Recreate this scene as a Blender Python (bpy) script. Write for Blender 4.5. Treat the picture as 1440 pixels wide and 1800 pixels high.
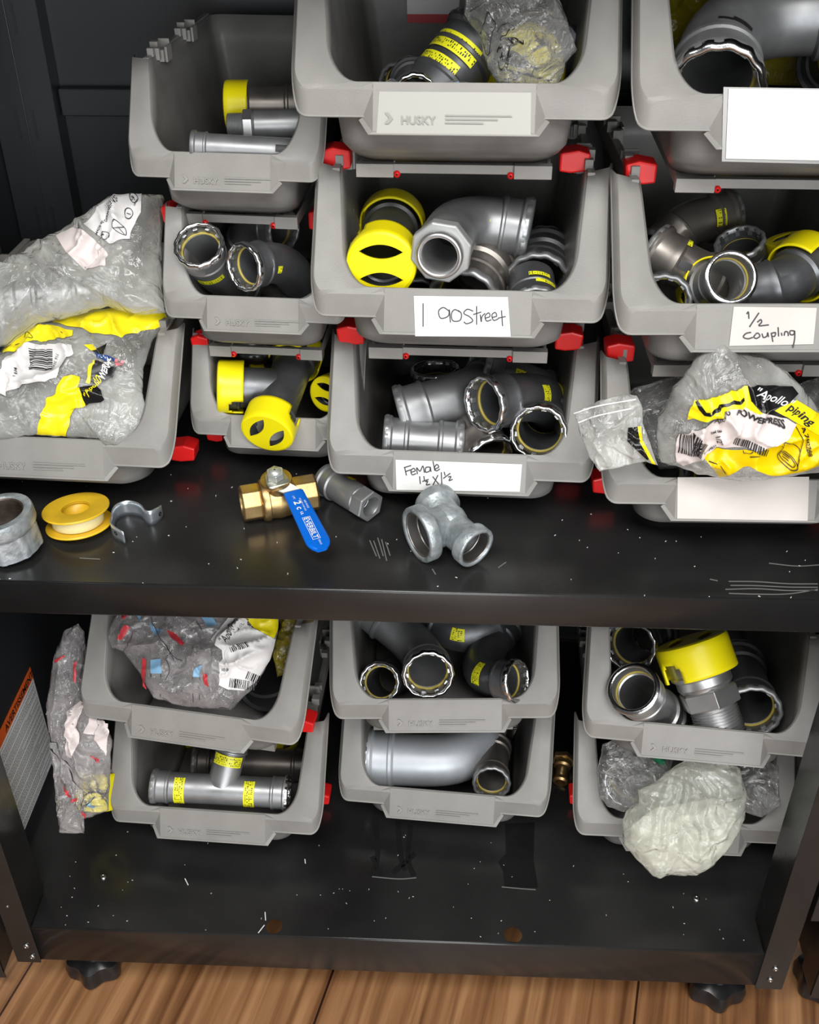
import bpy, bmesh, math, random
from mathutils import Vector, Matrix, noise
from math import pi, sin, cos, sqrt, atan2, radians
random.seed(7)
S = bpy.context.scene
for o in list(bpy.data.objects): bpy.data.objects.remove(o)
COL = S.collection

# ------------------------------------------------------------------ camera
F = 1904.76
CAM = Vector((.5145, -.7926, 1.2110))
RIGHT = Vector((.99911522, .04186552, -.00400585))
DOWN = Vector((.02083859, -.57553303, -.81751299))
FWD = Vector((-.0365311, .8167062, -.57589623))
cd = bpy.data.cameras.new('camera'); cam = bpy.data.objects.new('camera', cd); COL.objects.link(cam)
cd.sensor_fit = 'HORIZONTAL'; cd.sensor_width = 36; cd.lens = 36*F/1440; cd.clip_start = .02
m3 = Matrix((RIGHT, -DOWN, -FWD)).transposed()
cam.matrix_world = Matrix.Translation(CAM) @ m3.to_4x4()
S.camera = cam

# ------------------------------------------------------------------ light
S.view_settings.view_transform = 'Standard'; S.view_settings.look = 'None'
S.view_settings.gamma = 1; S.view_settings.use_curve_mapping = False
S.view_settings.exposure = 0.0
W = bpy.data.worlds.new('world'); S.world = W; W.use_nodes = True
W.node_tree.nodes['Background'].inputs[0].default_value = (.93, .97, 1, 1)
W.node_tree.nodes['Background'].inputs[1].default_value = .11
def area(name, loc, target, sx, sy, power, col=(1, 1, 1)):
    l = bpy.data.lights.new(name, 'AREA'); l.shape = 'RECTANGLE'; l.size = sx; l.size_y = sy; l.energy = power; l.color = col
    o = bpy.data.objects.new(name, l); COL.objects.link(o); o.location = loc
    o.rotation_euler = (Vector(target)-Vector(loc)).to_track_quat('-Z', 'Y').to_euler(); return o
area('ceiling_light', (.1, -1.0, 2.35), (.5, .2, .5), 1.3, .6, 34, (1, .99, .97))
area('ceiling_light', (1.3, -1.7, 2.35), (.6, .2, .5), 1.2, .6, 28, (1, .98, .96))
area('window_daylight', (1.2, -3.2, .95), (.45, .2, .35), 2.4, 2.0, 92, (.95, .98, 1))
S.cycles.transparent_max_bounces = 24

# ------------------------------------------------------------------ helpers
def mat(name, col, rough=.5, metal=0, spec=.5, bump=0, bscale=60, var=0, vscale=8, coat=0, col2=None, rvar=0, trans=0, stretch=None, obj=True):
    m = bpy.data.materials.new(name); m.use_nodes = True; nt = m.node_tree; b = nt.nodes['Principled BSDF']
    b.inputs['Base Color'].default_value = (*col, 1); b.inputs['Roughness'].default_value = rough
    b.inputs['Metallic'].default_value = metal; b.inputs['Specular IOR Level'].default_value = spec
    b.inputs['Coat Weight'].default_value = coat; b.inputs['Transmission Weight'].default_value = trans
    L = nt.links
    tc = nt.nodes.new('ShaderNodeTexCoord'); src = tc.outputs['Object']
    if stretch:
        mp = nt.nodes.new('ShaderNodeMapping'); mp.inputs['Scale'].default_value = stretch; L.new(src, mp.inputs[0]); src = mp.outputs[0]
    if var or col2:
        n = nt.nodes.new('ShaderNodeTexNoise'); n.inputs['Scale'].default_value = vscale; n.inputs['Detail'].default_value = 6
        L.new(src, n.inputs['Vector'])
        r = nt.nodes.new('ShaderNodeValToRGB'); r.color_ramp.elements[0].position = .35; r.color_ramp.elements[1].position = .7
        c2 = col2 or tuple(min(1, c*(1+var)) for c in col)
        c1 = col if col2 else tuple(c*(1-var) for c in col)
        r.color_ramp.elements[0].color = (*c1, 1); r.color_ramp.elements[1].color = (*c2, 1)
        L.new(n.outputs['Fac'], r.inputs[0]); L.new(r.outputs[0], b.inputs['Base Color'])
    if rvar:
        n = nt.nodes.new('ShaderNodeTexNoise'); n.inputs['Scale'].default_value = vscale*1.7; n.inputs['Detail'].default_value = 5
        L.new(src, n.inputs['Vector'])
        mr = nt.nodes.new('ShaderNodeMapRange'); mr.inputs[1].default_value = .3; mr.inputs[2].default_value = .7
        mr.inputs[3].default_value = rough-rvar; mr.inputs[4].default_value = rough+rvar
        L.new(n.outputs['Fac'], mr.inputs[0]); L.new(mr.outputs[0], b.inputs['Roughness'])
    if bump:
        n = nt.nodes.new('ShaderNodeTexNoise'); n.inputs['Scale'].default_value = bscale; n.inputs['Detail'].default_value = 4
        L.new(src, n.inputs['Vector'])
        bp = nt.nodes.new('ShaderNodeBump'); bp.inputs['Strength'].default_value = bump; bp.inputs['Distance'].default_value = .002
        L.new(n.outputs['Fac'], bp.inputs['Height']); L.new(bp.outputs[0], b.inputs['Normal'])
    return m

def film(name, tint=(1, 1, 1), milk=.12, milkcol=(.85, .85, .83), rough=.12, gloss=.9, crumple=40, alpha_noise=.1):
    """thin plastic film: clear, a little milky, with glossy creases"""
    m = bpy.data.materials.new(name); m.use_nodes = True; nt = m.node_tree; nt.nodes.clear(); L = nt.links
    N = nt.nodes.new
    out = N('ShaderNodeOutputMaterial'); tr = N('ShaderNodeBsdfTransparent'); tr.inputs[0].default_value = (*tint, 1)
    di = N('ShaderNodeBsdfDiffuse'); di.inputs[0].default_value = (*milkcol, 1)
    tl = N('ShaderNodeBsdfTranslucent'); tl.inputs[0].default_value = (*milkcol, 1)
    mm = N('ShaderNodeMixShader'); mm.inputs[0].default_value = .45; L.new(di.outputs[0], mm.inputs[1]); L.new(tl.outputs[0], mm.inputs[2])
    gl = N('ShaderNodeBsdfGlossy'); gl.inputs['Roughness'].default_value = rough
    tc = N('ShaderNodeTexCoord')
    n = N('ShaderNodeTexNoise'); n.inputs['Scale'].default_value = crumple; n.inputs['Detail'].default_value = 5; n.inputs['Distortion'].default_value = 1.2
    L.new(tc.outputs['Object'], n.inputs['Vector'])
    bp = N('ShaderNodeBump'); bp.inputs['Strength'].default_value = .9; bp.inputs['Distance'].default_value = .010
    L.new(n.outputs['Fac'], bp.inputs['Height'])
    for s in (di, gl): L.new(bp.outputs[0], s.inputs['Normal'])
    n2 = N('ShaderNodeTexNoise'); n2.inputs['Scale'].default_value = crumple*.5; n2.inputs['Detail'].default_value = 4
    L.new(tc.outputs['Object'], n2.inputs['Vector'])
    mr = N('ShaderNodeMapRange'); mr.inputs[1].default_value = .35; mr.inputs[2].default_value = .7
    mr.inputs[3].default_value = max(0, milk-alpha_noise); mr.inputs[4].default_value = milk+alpha_noise
    L.new(n2.outputs['Fac'], mr.inputs[0])
    a = N('ShaderNodeMixShader'); lw = N('ShaderNodeLayerWeight'); lw.inputs[0].default_value = .35; L.new(bp.outputs[0], lw.inputs['Normal'])
    ad = N('ShaderNodeMath'); ad.operation = 'MULTIPLY_ADD'; ad.inputs[1].default_value = .55; ad.use_clamp = True; L.new(lw.outputs['Facing'], ad.inputs[0]); L.new(mr.outputs[0], ad.inputs[2]); L.new(ad.outputs[0], a.inputs[0]); L.new(tr.outputs[0], a.inputs[1]); L.new(mm.outputs[0], a.inputs[2])
    fr = N('ShaderNodeFresnel'); fr.inputs[0].default_value = 1.5; L.new(bp.outputs[0], fr.inputs['Normal'])
    mu = N('ShaderNodeMath'); mu.operation = 'MULTIPLY'; mu.inputs[1].default_value = gloss*1.6; L.new(fr.outputs[0], mu.inputs[0]); mu.use_clamp = True
    c = N('ShaderNodeMixShader'); L.new(mu.outputs[0], c.inputs[0]); L.new(a.outputs[0], c.inputs[1]); L.new(gl.outputs[0], c.inputs[2])
    L.new(c.outputs[0], out.inputs[0]); return m

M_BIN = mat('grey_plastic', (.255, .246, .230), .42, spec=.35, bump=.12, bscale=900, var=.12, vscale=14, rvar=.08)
M_TUB = mat('shaded_smooth_scuffed_grey_plastic', (.135, .130, .122), .38, spec=.4, bump=.06, bscale=500, col2=(.20, .193, .182), vscale=16, rvar=.08)  # shade inside and under the bins is painted into this darker tone
M_EMB = mat('lit_raised_lettering', (.275, .266, .25), .5, spec=.3)  # embossing is the same plastic; light on the relief put into a paler colour
M_RED = mat('red_plastic', (.72, .012, .012), .35, bump=.05, bscale=200, var=.1)
M_BLACK = mat('black_powder_coat', (.010, .010, .0102), .25, spec=.5, bump=.05, bscale=160, col2=(.026, .0255, .025), vscale=5, rvar=.07)
M_BLACKM = mat('black_wall_steel', (.024, .026, .029), .38, spec=.45, bump=.04, bscale=300, var=.15, vscale=3, rvar=.05)
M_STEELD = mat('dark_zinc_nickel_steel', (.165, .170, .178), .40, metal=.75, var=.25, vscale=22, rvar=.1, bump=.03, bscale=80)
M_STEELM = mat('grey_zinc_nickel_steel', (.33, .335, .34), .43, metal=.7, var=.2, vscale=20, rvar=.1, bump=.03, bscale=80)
M_STEELL = mat('pale_grey_coated_steel', (.54, .57, .60), .46, metal=.35, var=.1, vscale=16, rvar=.06)
M_STEELB = mat('brown_grey_steel', (.29, .265, .24), .40, metal=.8, var=.25, vscale=18, rvar=.1, bump=.03, bscale=80)
M_BRIGHT = mat('bright_cut_steel', (.70, .71, .72), .2, metal=1, var=.15, vscale=60, bump=.1, bscale=300)
M_SATIN = mat('satin_machined_steel', (.52, .52, .52), .38, metal=.9, var=.12, vscale=30)
M_GALV = mat('galvanised_iron', (.27, .30, .31), .46, metal=.5, bump=.5, bscale=160, col2=(.52, .56, .58), vscale=70, rvar=.1)
M_BRASS = mat('brass', (.56, .38, .17), .34, metal=.95, var=.2, vscale=30, bump=.08, bscale=200, rvar=.08)
M_YEL = mat('yellow_cap_plastic', (.86, .74, .005), .34, spec=.45, var=.05)
M_YELO = mat('yellow_seal', (.42, .33, .06), .5)
M_STK = mat('yellow_sticker', (.80, .78, .02), .38, spec=.5)
M_INK = mat('black_ink', (.012, .012, .014), .5)
M_PEN = mat('pencil_grey_marker', (.04, .04, .045), .6)
M_WHITE = mat('white_ink', (.85, .85, .83), .5)
M_PAPER = mat('white_paper', (.66, .655, .64), .6, var=.04, vscale=20)
M_PAPERW = mat('warm_white_paper', (.58, .535, .50), .6, var=.06, vscale=20)
M_BLUE = mat('blue_vinyl_grip', (.0, .13, .62), .3, var=.06, spec=.5)
M_SPOOL = mat('yellow_spool_plastic', (.80, .50, .02), .38, var=.08, vscale=40)
M_SPOOLT = mat('pale_yellow_tape', (.82, .72, .38), .6, bump=.2, bscale=300)
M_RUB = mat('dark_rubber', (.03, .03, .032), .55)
M_FLAKE = mat('white_flakes', (.75, .75, .72), .6)
M_ORANGE = mat('orange_warning_band', (.80, .13, .02), .5)
M_DIRT = mat('dark_residue', (.003, .003, .003), .5, bump=.3, bscale=60)
M_SCR = mat('pale_scuff', (.16, .16, .155), .5)
M_HOLE = mat('bright_rivet', (.35, .35, .34), .3, metal=1)
M_FOOT = mat('foot_plastic', (.012, .012, .013), .22)
F_CLEAR = film('clear_bag_film', milk=.10, alpha_noise=.10, rough=.09, milkcol=(.92, .92, .9), crumple=34)
F_PRINT = film('printed_bag_film', milk=.24, alpha_noise=.18, milkcol=(.95, .90, .90), crumple=32, rough=.09)
F_MILKY = film('milky_bag_film', milk=.36, alpha_noise=.24, milkcol=(.95, .95, .9), crumple=30, rough=.11)
F_WHITE = film('white_translucent_film', milk=.34, alpha_noise=.2, milkcol=(.93, .94, .84), crumple=26, rough=.2)
F_YEL = film('yellow_tinted_film', milk=.72, alpha_noise=.12, milkcol=(.80, .70, .03), crumple=26, rough=.2, tint=(1, .95, .4))
F_DYEL = film('deep_yellow_film', milk=.8, alpha_noise=.1, milkcol=(.50, .42, .01), crumple=22, rough=.25, tint=(1, .95, .4))
F_BAGY = mat('yellow_bag_print', (.86, .72, .01), .28, var=.1, vscale=30, bump=.25, bscale=60)
F_BAGYD = mat('deep_yellow_bag_print', (.80, .56, .0), .3, var=.1, vscale=30, bump=.25, bscale=60)
F_BAGK = mat('black_bag_print', (.008, .008, .009), .25, bump=.25, bscale=60)
F_BAGP = mat('white_bag_label', (.72, .70, .69), .45, bump=.3, bscale=50, var=.06, vscale=20)
F_BAGPK = mat('pinkish_white_bag_label', (.68, .60, .58), .45, bump=.3, bscale=50, var=.06, vscale=20)
F_RED = mat('red_bag_print', (.50, .04, .05), .35)
F_SKY = mat('pale_blue_bag_print', (.22, .42, .62), .35)
F_NAVY = mat('navy_bag_print', (.02, .06, .22), .35)
F_PINK = mat('washed_red_bag_print', (.62, .18, .2), .35)
F_GREEN = mat('green_bag_print', (.02, .22, .10), .35)

XF = {}
def cat(o, label=None, category=None, group=None, kind=None):
    if label: o['label'] = label
    if category: o['category'] = category
    if group: o['group'] = group
    if kind: o['kind'] = kind
    return o
def thing(name, label, category, loc=(0, 0, 0), rz=0, group=None):
    o = bpy.data.objects.new(name, None); COL.objects.link(o); o.empty_display_size = .02
    o.location = loc; o.rotation_euler = (0, 0, rz)
    XF[o.name] = (Matrix.Translation(Vector(loc)) @ Matrix.Rotation(rz, 4, 'Z')).inverted()
    return cat(o, label, category, group)
class MB:
    def __init__(s): s.v = []; s.f = []; s.sm = []
    def add(s, vs, fs, sm=True):
        n = len(s.v); s.v += [Vector(v) for v in vs]; s.f += [tuple(i+n for i in f) for f in fs]; s.sm += [sm]*len(fs); return s
    def box(s, x0, x1, y0, y1, z0, z1, X=None):
        vs = [Vector((x, y, z)) for x in (x0, x1) for y in (y0, y1) for z in (z0, z1)]
        if X: vs = [X @ v for v in vs]
        return s.add(vs, [(0, 1, 3, 2), (4, 6, 7, 5), (0, 4, 5, 1), (2, 3, 7, 6), (0, 2, 6, 4), (1, 5, 7, 3)], False)
    def grid(s, rows, cu=False, cv=False, sm=True):
        nr, nc = len(rows), len(rows[0]); vs = [p for r in rows for p in r]; fs = []
        for i in range(nr if cv else nr-1):
            for j in range(nc if cu else nc-1):
                a, b = i*nc+j, i*nc+(j+1) % nc; i2 = (i+1) % nr
                fs.append((a, b, i2*nc+(j+1) % nc, i2*nc+j))
        return s.add(vs, fs, sm)
    def prism(s, poly, axis_vec, X=None, sm=False):
        n = len(poly); a = Vector(axis_vec); vs = [Vector(p) for p in poly]+[Vector(p)+a for p in poly]
        if X: vs = [X @ v for v in vs]
        fs = [tuple(range(n))[::-1], tuple(range(n, 2*n))]+[(i, (i+1) % n, n+(i+1) % n, n+i) for i in range(n)]
        return s.add(vs, fs, sm)
def ob(name, mb, m, parent=None, world=True, solid=0, bevel=0, off=-1, weld=False, auto=False):
    me = bpy.data.meshes.new(name); me.from_pydata(mb.v, [], mb.f)
    me.polygons.foreach_set('use_smooth', mb.sm)
    if parent and world: me.transform(XF[parent.name])
    bm = bmesh.new(); bm.from_mesh(me)
    if weld: bmesh.ops.remove_doubles(bm, verts=bm.verts, dist=1e-6)
    bmesh.ops.recalc_face_normals(bm, faces=bm.faces)
    if auto:
        for e in bm.edges:
            if len(e.link_faces) == 2 and e.calc_face_angle(0) > .6: e.smooth = False
    bm.to_mesh(me); bm.free()
    me.materials.append(m)
    o = bpy.data.objects.new(name, me); COL.objects.link(o)
    if parent: o.parent = parent; XF[o.name] = XF[parent.name]
    else: XF[o.name] = Matrix.Identity(4)
    if bevel:
        b = o.modifiers.new('bevel', 'BEVEL'); b.width = bevel; b.segments = 2; b.limit_method = 'ANGLE'; b.angle_limit = .7
    if solid:
        b = o.modifiers.new('solid', 'SOLIDIFY'); b.thickness = solid; b.offset = off
    return o
def at(px, py, Y=None, Z=None, X=None):
    d = RIGHT*(px-720)+DOWN*(py-900)+FWD*F
    k, v = [(i, w) for i, w in enumerate((X, Y, Z)) if w is not None][0]
    return CAM + d*((v-CAM[k])/d[k])
def atp(px, py, P0, n):
    d = RIGHT*(px-720)+DOWN*(py-900)+FWD*F
    return CAM + d*((P0-CAM).dot(n)/d.dot(n))
def frame(axis, ref=None):
    w = Vector(axis).normalized(); r = Vector(ref) if ref is not None else Vector((0, -.8, .6))
    u = r-w*r.dot(w)
    if u.length < 1e-3: u = Vector((1, 0, 0))-w*w.x
    u.normalize(); return u, w.cross(u), w           # u faces ref, angle measured from u
def lathe(mb, P, axis, prof, seg=40, ref=None, wav=None, a0=0, a1=2*pi):
    u, v, w = frame(axis, ref); rows = []; full = abs(a1-a0-2*pi) < 1e-6
    n = seg if full else seg+1
    for (d, r) in prof:
        row = []
        for i in range(n):
            a = a0+(a1-a0)*i/seg; rr = r*(1+(wav(a, d) if wav else 0)); row.append(P+w*d+u*(cos(a)*rr)+v*(sin(a)*rr))
        rows.append(row)
    mb.grid(rows, cu=full); return mb
def hexa(mb, P, axis, d0, d1, R, hole=0, ref=None, rot=0, n=6, ch=.06):
    u, v, w = frame(axis, ref); rows = []
    for d, r, rd in ((d0, R*(1-ch), 1), (d0+.08*(d1-d0), R, 0), (d1-.08*(d1-d0), R, 0), (d1, R*(1-ch), 1)):
        rows.append([P+w*d+(u*cos(rot+2*pi*i/n)+v*sin(rot+2*pi*i/n))*r for i in range(n)])
    m = 0
    mb.grid(rows, cu=True, sm=False)
    if hole:
        for d, rr, in ((d0, 1), (d1, 1)):
            K = 8; outer = []; inner = []
            for i in range(n):
                A = (u*cos(rot+2*pi*i/n)+v*sin(rot+2*pi*i/n)); B = (u*cos(rot+2*pi*(i+1)/n)+v*sin(rot+2*pi*(i+1)/n))
                for k in range(K):
                    q = A.lerp(B, k/K); outer.append(P+w*d+q*R*(1-ch)); a = rot+2*pi*(i+k/K)/n
                    inner.append(P+w*d+(u*cos(a)+v*sin(a))*hole)
            mb.grid([outer, inner], cu=True, sm=False)
        lathe(mb, P, axis, [(d0, hole), (d1, hole)], 48, ref)
    else:
        for row in (rows[0], rows[-1]): mb.add(row, [tuple(range(n))], False)
    return mb
def bez_path(pts, n=14):
    """polyline with rounded corners"""
    if len(pts) == 2: return [pts[0].lerp(pts[1], i/8) for i in range(9)]
    A, M, B = pts; r = min((A-M).length, (B-M).length)*.72
    p = M+(A-M).normalized()*r; q = M+(B-M).normalized()*r
    out = [A.lerp(p, i/5) for i in range(5)]
    out += [p.lerp(M, t/n).lerp(M.lerp(q, t/n), t/n) for t in range(n+1)]
    out += [q.lerp(B, i/5) for i in range(1, 6)]
    return out
class Path:
    def __init__(s, pts):
        s.p = bez_path(pts); s.s = [0]
        for a, b in zip(s.p, s.p[1:]): s.s.append(s.s[-1]+(b-a).length)
        s.L = s.s[-1]; s.fr = []
        t = (s.p[1]-s.p[0]).normalized(); u, v, w = frame(t)
        for i in range(len(s.p)):
            t2 = (s.p[min(i+1, len(s.p)-1)]-s.p[max(i-1, 0)]).normalized()
            q = t.rotation_difference(t2); u = q @ u; t = t2; s.fr.append((u.copy(), t2.cross(u), t2))
    def ev(s, d):
        if d <= 0: return s.p[0]+s.fr[0][2]*d, s.fr[0]
        if d >= s.L: return s.p[-1]+s.fr[-1][2]*(d-s.L), s.fr[-1]
        for i in range(len(s.p)-1):
            if d <= s.s[i+1]:
                k = (d-s.s[i])/max(1e-9, s.s[i+1]-s.s[i]); f0, f1 = s.fr[i], s.fr[i+1]
                u = f0[0].lerp(f1[0], k).normalized(); t = f0[2].lerp(f1[2], k).normalized()
                return s.p[i].lerp(s.p[i+1], k), (u, t.cross(u), t)
    def sweep(s, mb, prof, seg=40, closed=True):
        rows = []
        for d, r in prof:
            P, (u, v, w) = s.ev(d); rows.append([P+(u*cos(2*pi*i/seg)+v*sin(2*pi*i/seg))*r for i in range(seg)])
        mb.grid(rows, cu=True, cv=closed); return mb
THR = []
for i in range(9): THR += [(.04+i*.1, .80), (.09+i*.1, .74)]
END = dict(
    press=([(0, .93), (0, 1.05), (.07, 1.09), (.27, 1.09), (.36, .99), (.86, .99), (.92, 1.035), (1.02, 1.035), (1.1, .93)], [(0, .93), (.5, .88), (.55, .80)]),
    male=([(0, .60), (0, .72)]+THR+[(.98, .80), (1.6, .82), (1.75, .93)], [(0, .60), (1.9, .60)]),
    plain=([(0, .84), (0, .94), (.02, .96), (.9, .96), (.95, .92)], [(0, .84), (.9, .84), (.95, .78)]),
    lip=([(0, .86), (0, 1.04), (.03, 1.07), (.22, 1.07), (.26, .96), (.9, .96), (.95, 1.0), (1.05, 1.0), (1.1, .92)], [(0, .86), (.6, .84), (.65, .78)]),
    hexf=([(0, .60), (0, .80), (.9, .80), (1.0, .90)], [(0, .66), (.1, .60), (1.0, .60), (1.05, .7)]),
    stub=([(0, .3), (0, .9), (.05, .93)], [(0, .3), (.1, .3)]))
def press_ring(root, P, w, R, bright=True, seal=True, ref=None):
    """castellated grip ring and yellow seal at a mouth; w points out of the mouth"""
    mb = MB(); wv = lambda a, d: .018*cos(14*a)+.01*cos(5*a+1)
    lathe(mb, P, w, [(-.14*R, .90*R), (.03*R, .93*R), (.06*R, .985*R), (.05*R, 1.05*R), (-.04*R, 1.10*R), (-.16*R, 1.10*R)], 84, ref, wv)
    ob('grip_ring', mb, M_BRIGHT if bright else M_STEELM, root)
    mb = MB(); u, v, ww = frame(w, ref)
    for i in range(10):
        a = 2*pi*i/10+.2; X = Matrix((u*cos(a)+v*sin(a), -u*sin(a)+v*cos(a), ww)).transposed().to_4x4(); X.translation = P
        mb.box(.83*R, .92*R, -.09*R, .09*R, -.34*R, -.18*R, X)
    lathe(mb, P, w, [(-.14*R, .915*R), (-.42*R, .905*R)], 48, ref)
    ob('grip_teeth', mb, M_SATIN if bright else M_STEELM, root)
    if seal:
        mb = MB(); k = 8
        rows = [(-.5*R+.055*R*sin(2*pi*j/k), .845*R+.055*R*cos(2*pi*j/k)) for j in range(k+1)]
        lathe(mb, P, w, rows, 48, ref); ob('seal_ring', mb, M_YELO, root)
def cap(root, P, w, R, roll=0, length=1.0, rc=1.17, m=None, notch=2):
    """yellow protective cap: round face with two lens shaped openings, notched sleeve; w points outwards"""
    m = m or M_YEL; u, v, ww = frame(w); uu = u*cos(roll)+v*sin(roll); vv = ww.cross(uu); r = R*rc; th = .07*R; f = .12*R
    bm = bmesh.new()
    def ring(pts):
        vs = [bm.verts.new(p) for p in pts]; return [bm.edges.new((vs[i], vs[(i+1) % len(vs)])) for i in range(len(vs))]
    E = ring([P+ww*f+(uu*cos(2*pi*i/56)+vv*sin(2*pi*i/56))*(r*.94) for i in range(56)])
    for sg in (1, -1):
        pts = []; a = .66*r; b = .36*r; c = .43*r*sg
        for i in range(12): t = -1+2*i/12; pts.append(P+ww*f+uu*(c+b*(1-t*t)*.62)+vv*(a*t))
        for i in range(12): t = 1-2*i/12; pts.append(P+ww*f+uu*(c-b*(1-t*t)*.62)+vv*(a*t))
        E += ring(pts)
    bmesh.ops.triangle_fill(bm, edges=E, use_beauty=True, normal=ww)
    me = bpy.data.meshes.new('t'); bm.to_mesh(me); bm.free()
    mb = MB(); mb.add([x.co.copy() for x in me.vertices], [tuple(p.vertices) for p in me.polygons], False); bpy.data.meshes.remove(me)
    lathe(mb, P, ww, [(f, r*.94), (f-.02*R, r*.985), (f-.08*R, r)], 56, uu)
    # sleeve with notches
    n = 56; rows = 8; L0, L1 = f-.08*R, -length*R; nv = []; fs = []
    for j in range(rows+1):
        d = L0+(L1-L0)*j/rows
        for i in range(n): a = 2*pi*i/n; nv.append(P+ww*d+(uu*cos(a)+vv*sin(a))*r)
    for j in range(rows):
        for i in range(n):
            ang = 2*pi*(i+.5)/n; cut = False
            for k in range(notch):
                da = abs((ang-(k*2*pi/notch+.9)+pi) % (2*pi)-pi)
                if da < .33-(.12 if j < 4 else 0) and j >= 3: cut = True
            if not cut: fs.append((j*n+i, j*n+(i+1) % n, (j+1)*n+(i+1) % n, (j+1)*n+i))
    mb.add(nv, fs)
    return ob('cap', mb, m, root, solid=th, off=1, weld=True, auto=True)
def sticker(root, path, s, width, R, ang, span, text=True, m=None):
    """curved sticker on a pipe; s along path, ang from the side facing the viewer's side"""
    R = R/1.0; R = R*.94 if (s > 1.1*R and s+width < path.L-1.1*R) else R*1.0
    def patch(s0, s1, a0, a1, r, ns=3, na=12):
        rows = []
        for i in range(ns+1):
            P, (u, v, w) = path.ev(s0+(s1-s0)*i/ns); rows.append([P+(u*cos(a0+(a1-a0)*j/na)+v*sin(a0+(a1-a0)*j/na))*r for j in range(na+1)])
        return rows
    mb = MB(); mb.grid(patch(s, s+width, ang-span/2, ang+span/2, R+.0004)); st = ob('sticker', mb, m or M_STK, root)
    if text:
        mb = MB(); rnd = random.Random(int(s*1e5)+int(ang*100)); N = max(4, int(span*R/.0022))
        for k in range(N):
            a = ang-span/2+span*(k+.2)/N; da = span/N*.62
            for q in range(4):
                if rnd.random() < .62:
                    q0 = s+width*(.12+.19*q+rnd.random()*.05); mb.grid(patch(q0, q0+width*(.06+.09*rnd.random()), a, a+da*(.35+.6*rnd.random()), R+.0007, 1, 3))
        ob('sticker_print', mb, M_INK, st)
    return st
def fitting(name, label, pts, R, m, ends=('press', 'press'), category='pipe fitting', caps=(0, 0), stick=(), ring=(1, 1), group=None, branch=None, bend=(), croll=.6, bright=True, mk=None, capm=None, clen=1.0):
    pts = [Vector(p) for p in pts]
    base = Vector((sum(p.x for p in pts)/len(pts), sum(p.y for p in pts)/len(pts), min(p.z for p in pts)-R))
    root = thing(name, label, category, base, 0, group)
    P = Path(pts); e0, e1 = END[ends[0]], END[ends[1]]
    k = min(1, P.L/(2.3*R))
    prof = [(d*R*k, r*R) for d, r in e0[0]]
    na = max(2, int((P.L-2*1.2*R*k)/(.35*R))) if len(pts) == 3 else 1
    s0, s1 = prof[-1][0], P.L-e1[0][-1][0]*R*k
    prof += [(s0+(s1-s0)*i/(na+1), .925*R) for i in range(1, na+1)]
    prof += [(P.L-d*R*k, r*R) for d, r in reversed(e1[0])]
    prof += [(P.L-d*R*k, r*R) for d, r in e1[1]]
    s1, s0 = prof[-1][0], e0[1][-1][0]*R*k
    rr = min(e0[1][-1][1], e1[1][-1][1])*R
    prof += [(s1+(s0-s1)*i/(na+1), rr) for i in range(1, na+1)]
    prof += [(d*R*k, r*R) for d, r in reversed(e0[1])]
    mb = MB(); P.sweep(mb, prof); ob('body', mb, m, root, auto=True)
    for i, (en, d, fr, c) in enumerate(((ends[0], 0, -1, caps[0]), (ends[1], P.L, 1, caps[1]))):
        Q, (u, v, w) = P.ev(d); wo = w*fr
        if en == 'press' and ring[i]: press_ring(root, Q, wo, R, bright and ring[i] != 2)
        if en == 'lip':
            mb = MB(); lathe(mb, Q, wo, [(0, .86*R), (.04*R, .88*R), (.05*R, .95*R), (.03*R, 1.03*R), (-.02*R, 1.075*R)], 56); ob('rim', mb, M_BRIGHT if bright else M_SATIN, root)
            mb = MB(); lathe(mb, Q, wo, [(-.42*R, .855*R), (-.46*R, .80*R), (-.52*R, .80*R), (-.56*R, .855*R)], 48); ob('seal_ring', mb, M_YELO, root)
        if en == 'male':
            mb = MB(); hexa(mb, Q, wo, -1.6*R*k, -.98*R*k, 1.0*R, .62*R); ob('hex_collar', mb, M_SATIN if bright else m, root, bevel=.0005)
        if en == 'hexf':
            mb = MB(); hexa(mb, Q, wo, -.95*R*k, .02*R, 1.03*R, .64*R)
            ob('hex_end', mb, m if not bright else M_STEELM, root, bevel=.0005)
            mb = MB(); pr = []
            for j in range(9): pr += [(-.02*R-j*.1*R, .645*R), (-.07*R-j*.1*R, .585*R)]
            lathe(mb, Q, wo, pr, 48); ob('thread', mb, M_SATIN, root)
        if c: cap(root, Q, wo, R, croll if i == 0 else croll+.8, clen, m=capm)
    if branch:
        B = Vector(branch); s = P.L/2; J, _ = P.ev(s); bp = Path([J, B]); Rb = R
        pr = [(0.35*R, .9*R), (.8*R, .93*R)]+[(bp.L-d*R*.8, r*R) for d, r in reversed(END['press'][0])]+[(bp.L-d*R*.8, r*R) for d, r in END['press'][1]]+[(.5*R, .8*R)]
        mb = MB(); bp.sweep(mb, pr, closed=False); ob('branch', mb, m, root, auto=True)
        Q, (u, v, w) = bp.ev(bp.L); press_ring(root, Q, w, R, bright)
        if len(caps) > 2 and caps[2]: cap(root, Q, w, R, 1.2, m=capm)
        for (s, wd, a, sp) in bend: sticker(root, bp, s*bp.L, wd, R*1.0, a, sp)
    for (s, wd, a, sp) in stick: sticker(root, P, s*P.L, wd, R*(1.0 if s < .3 or s > .62 else .99), a, sp)
    if mk:
        for (s, wd, a, sp) in mk: sticker(root, P, s*P.L, wd, R*1.0, a, sp, False, M_INK)
    return root
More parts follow.
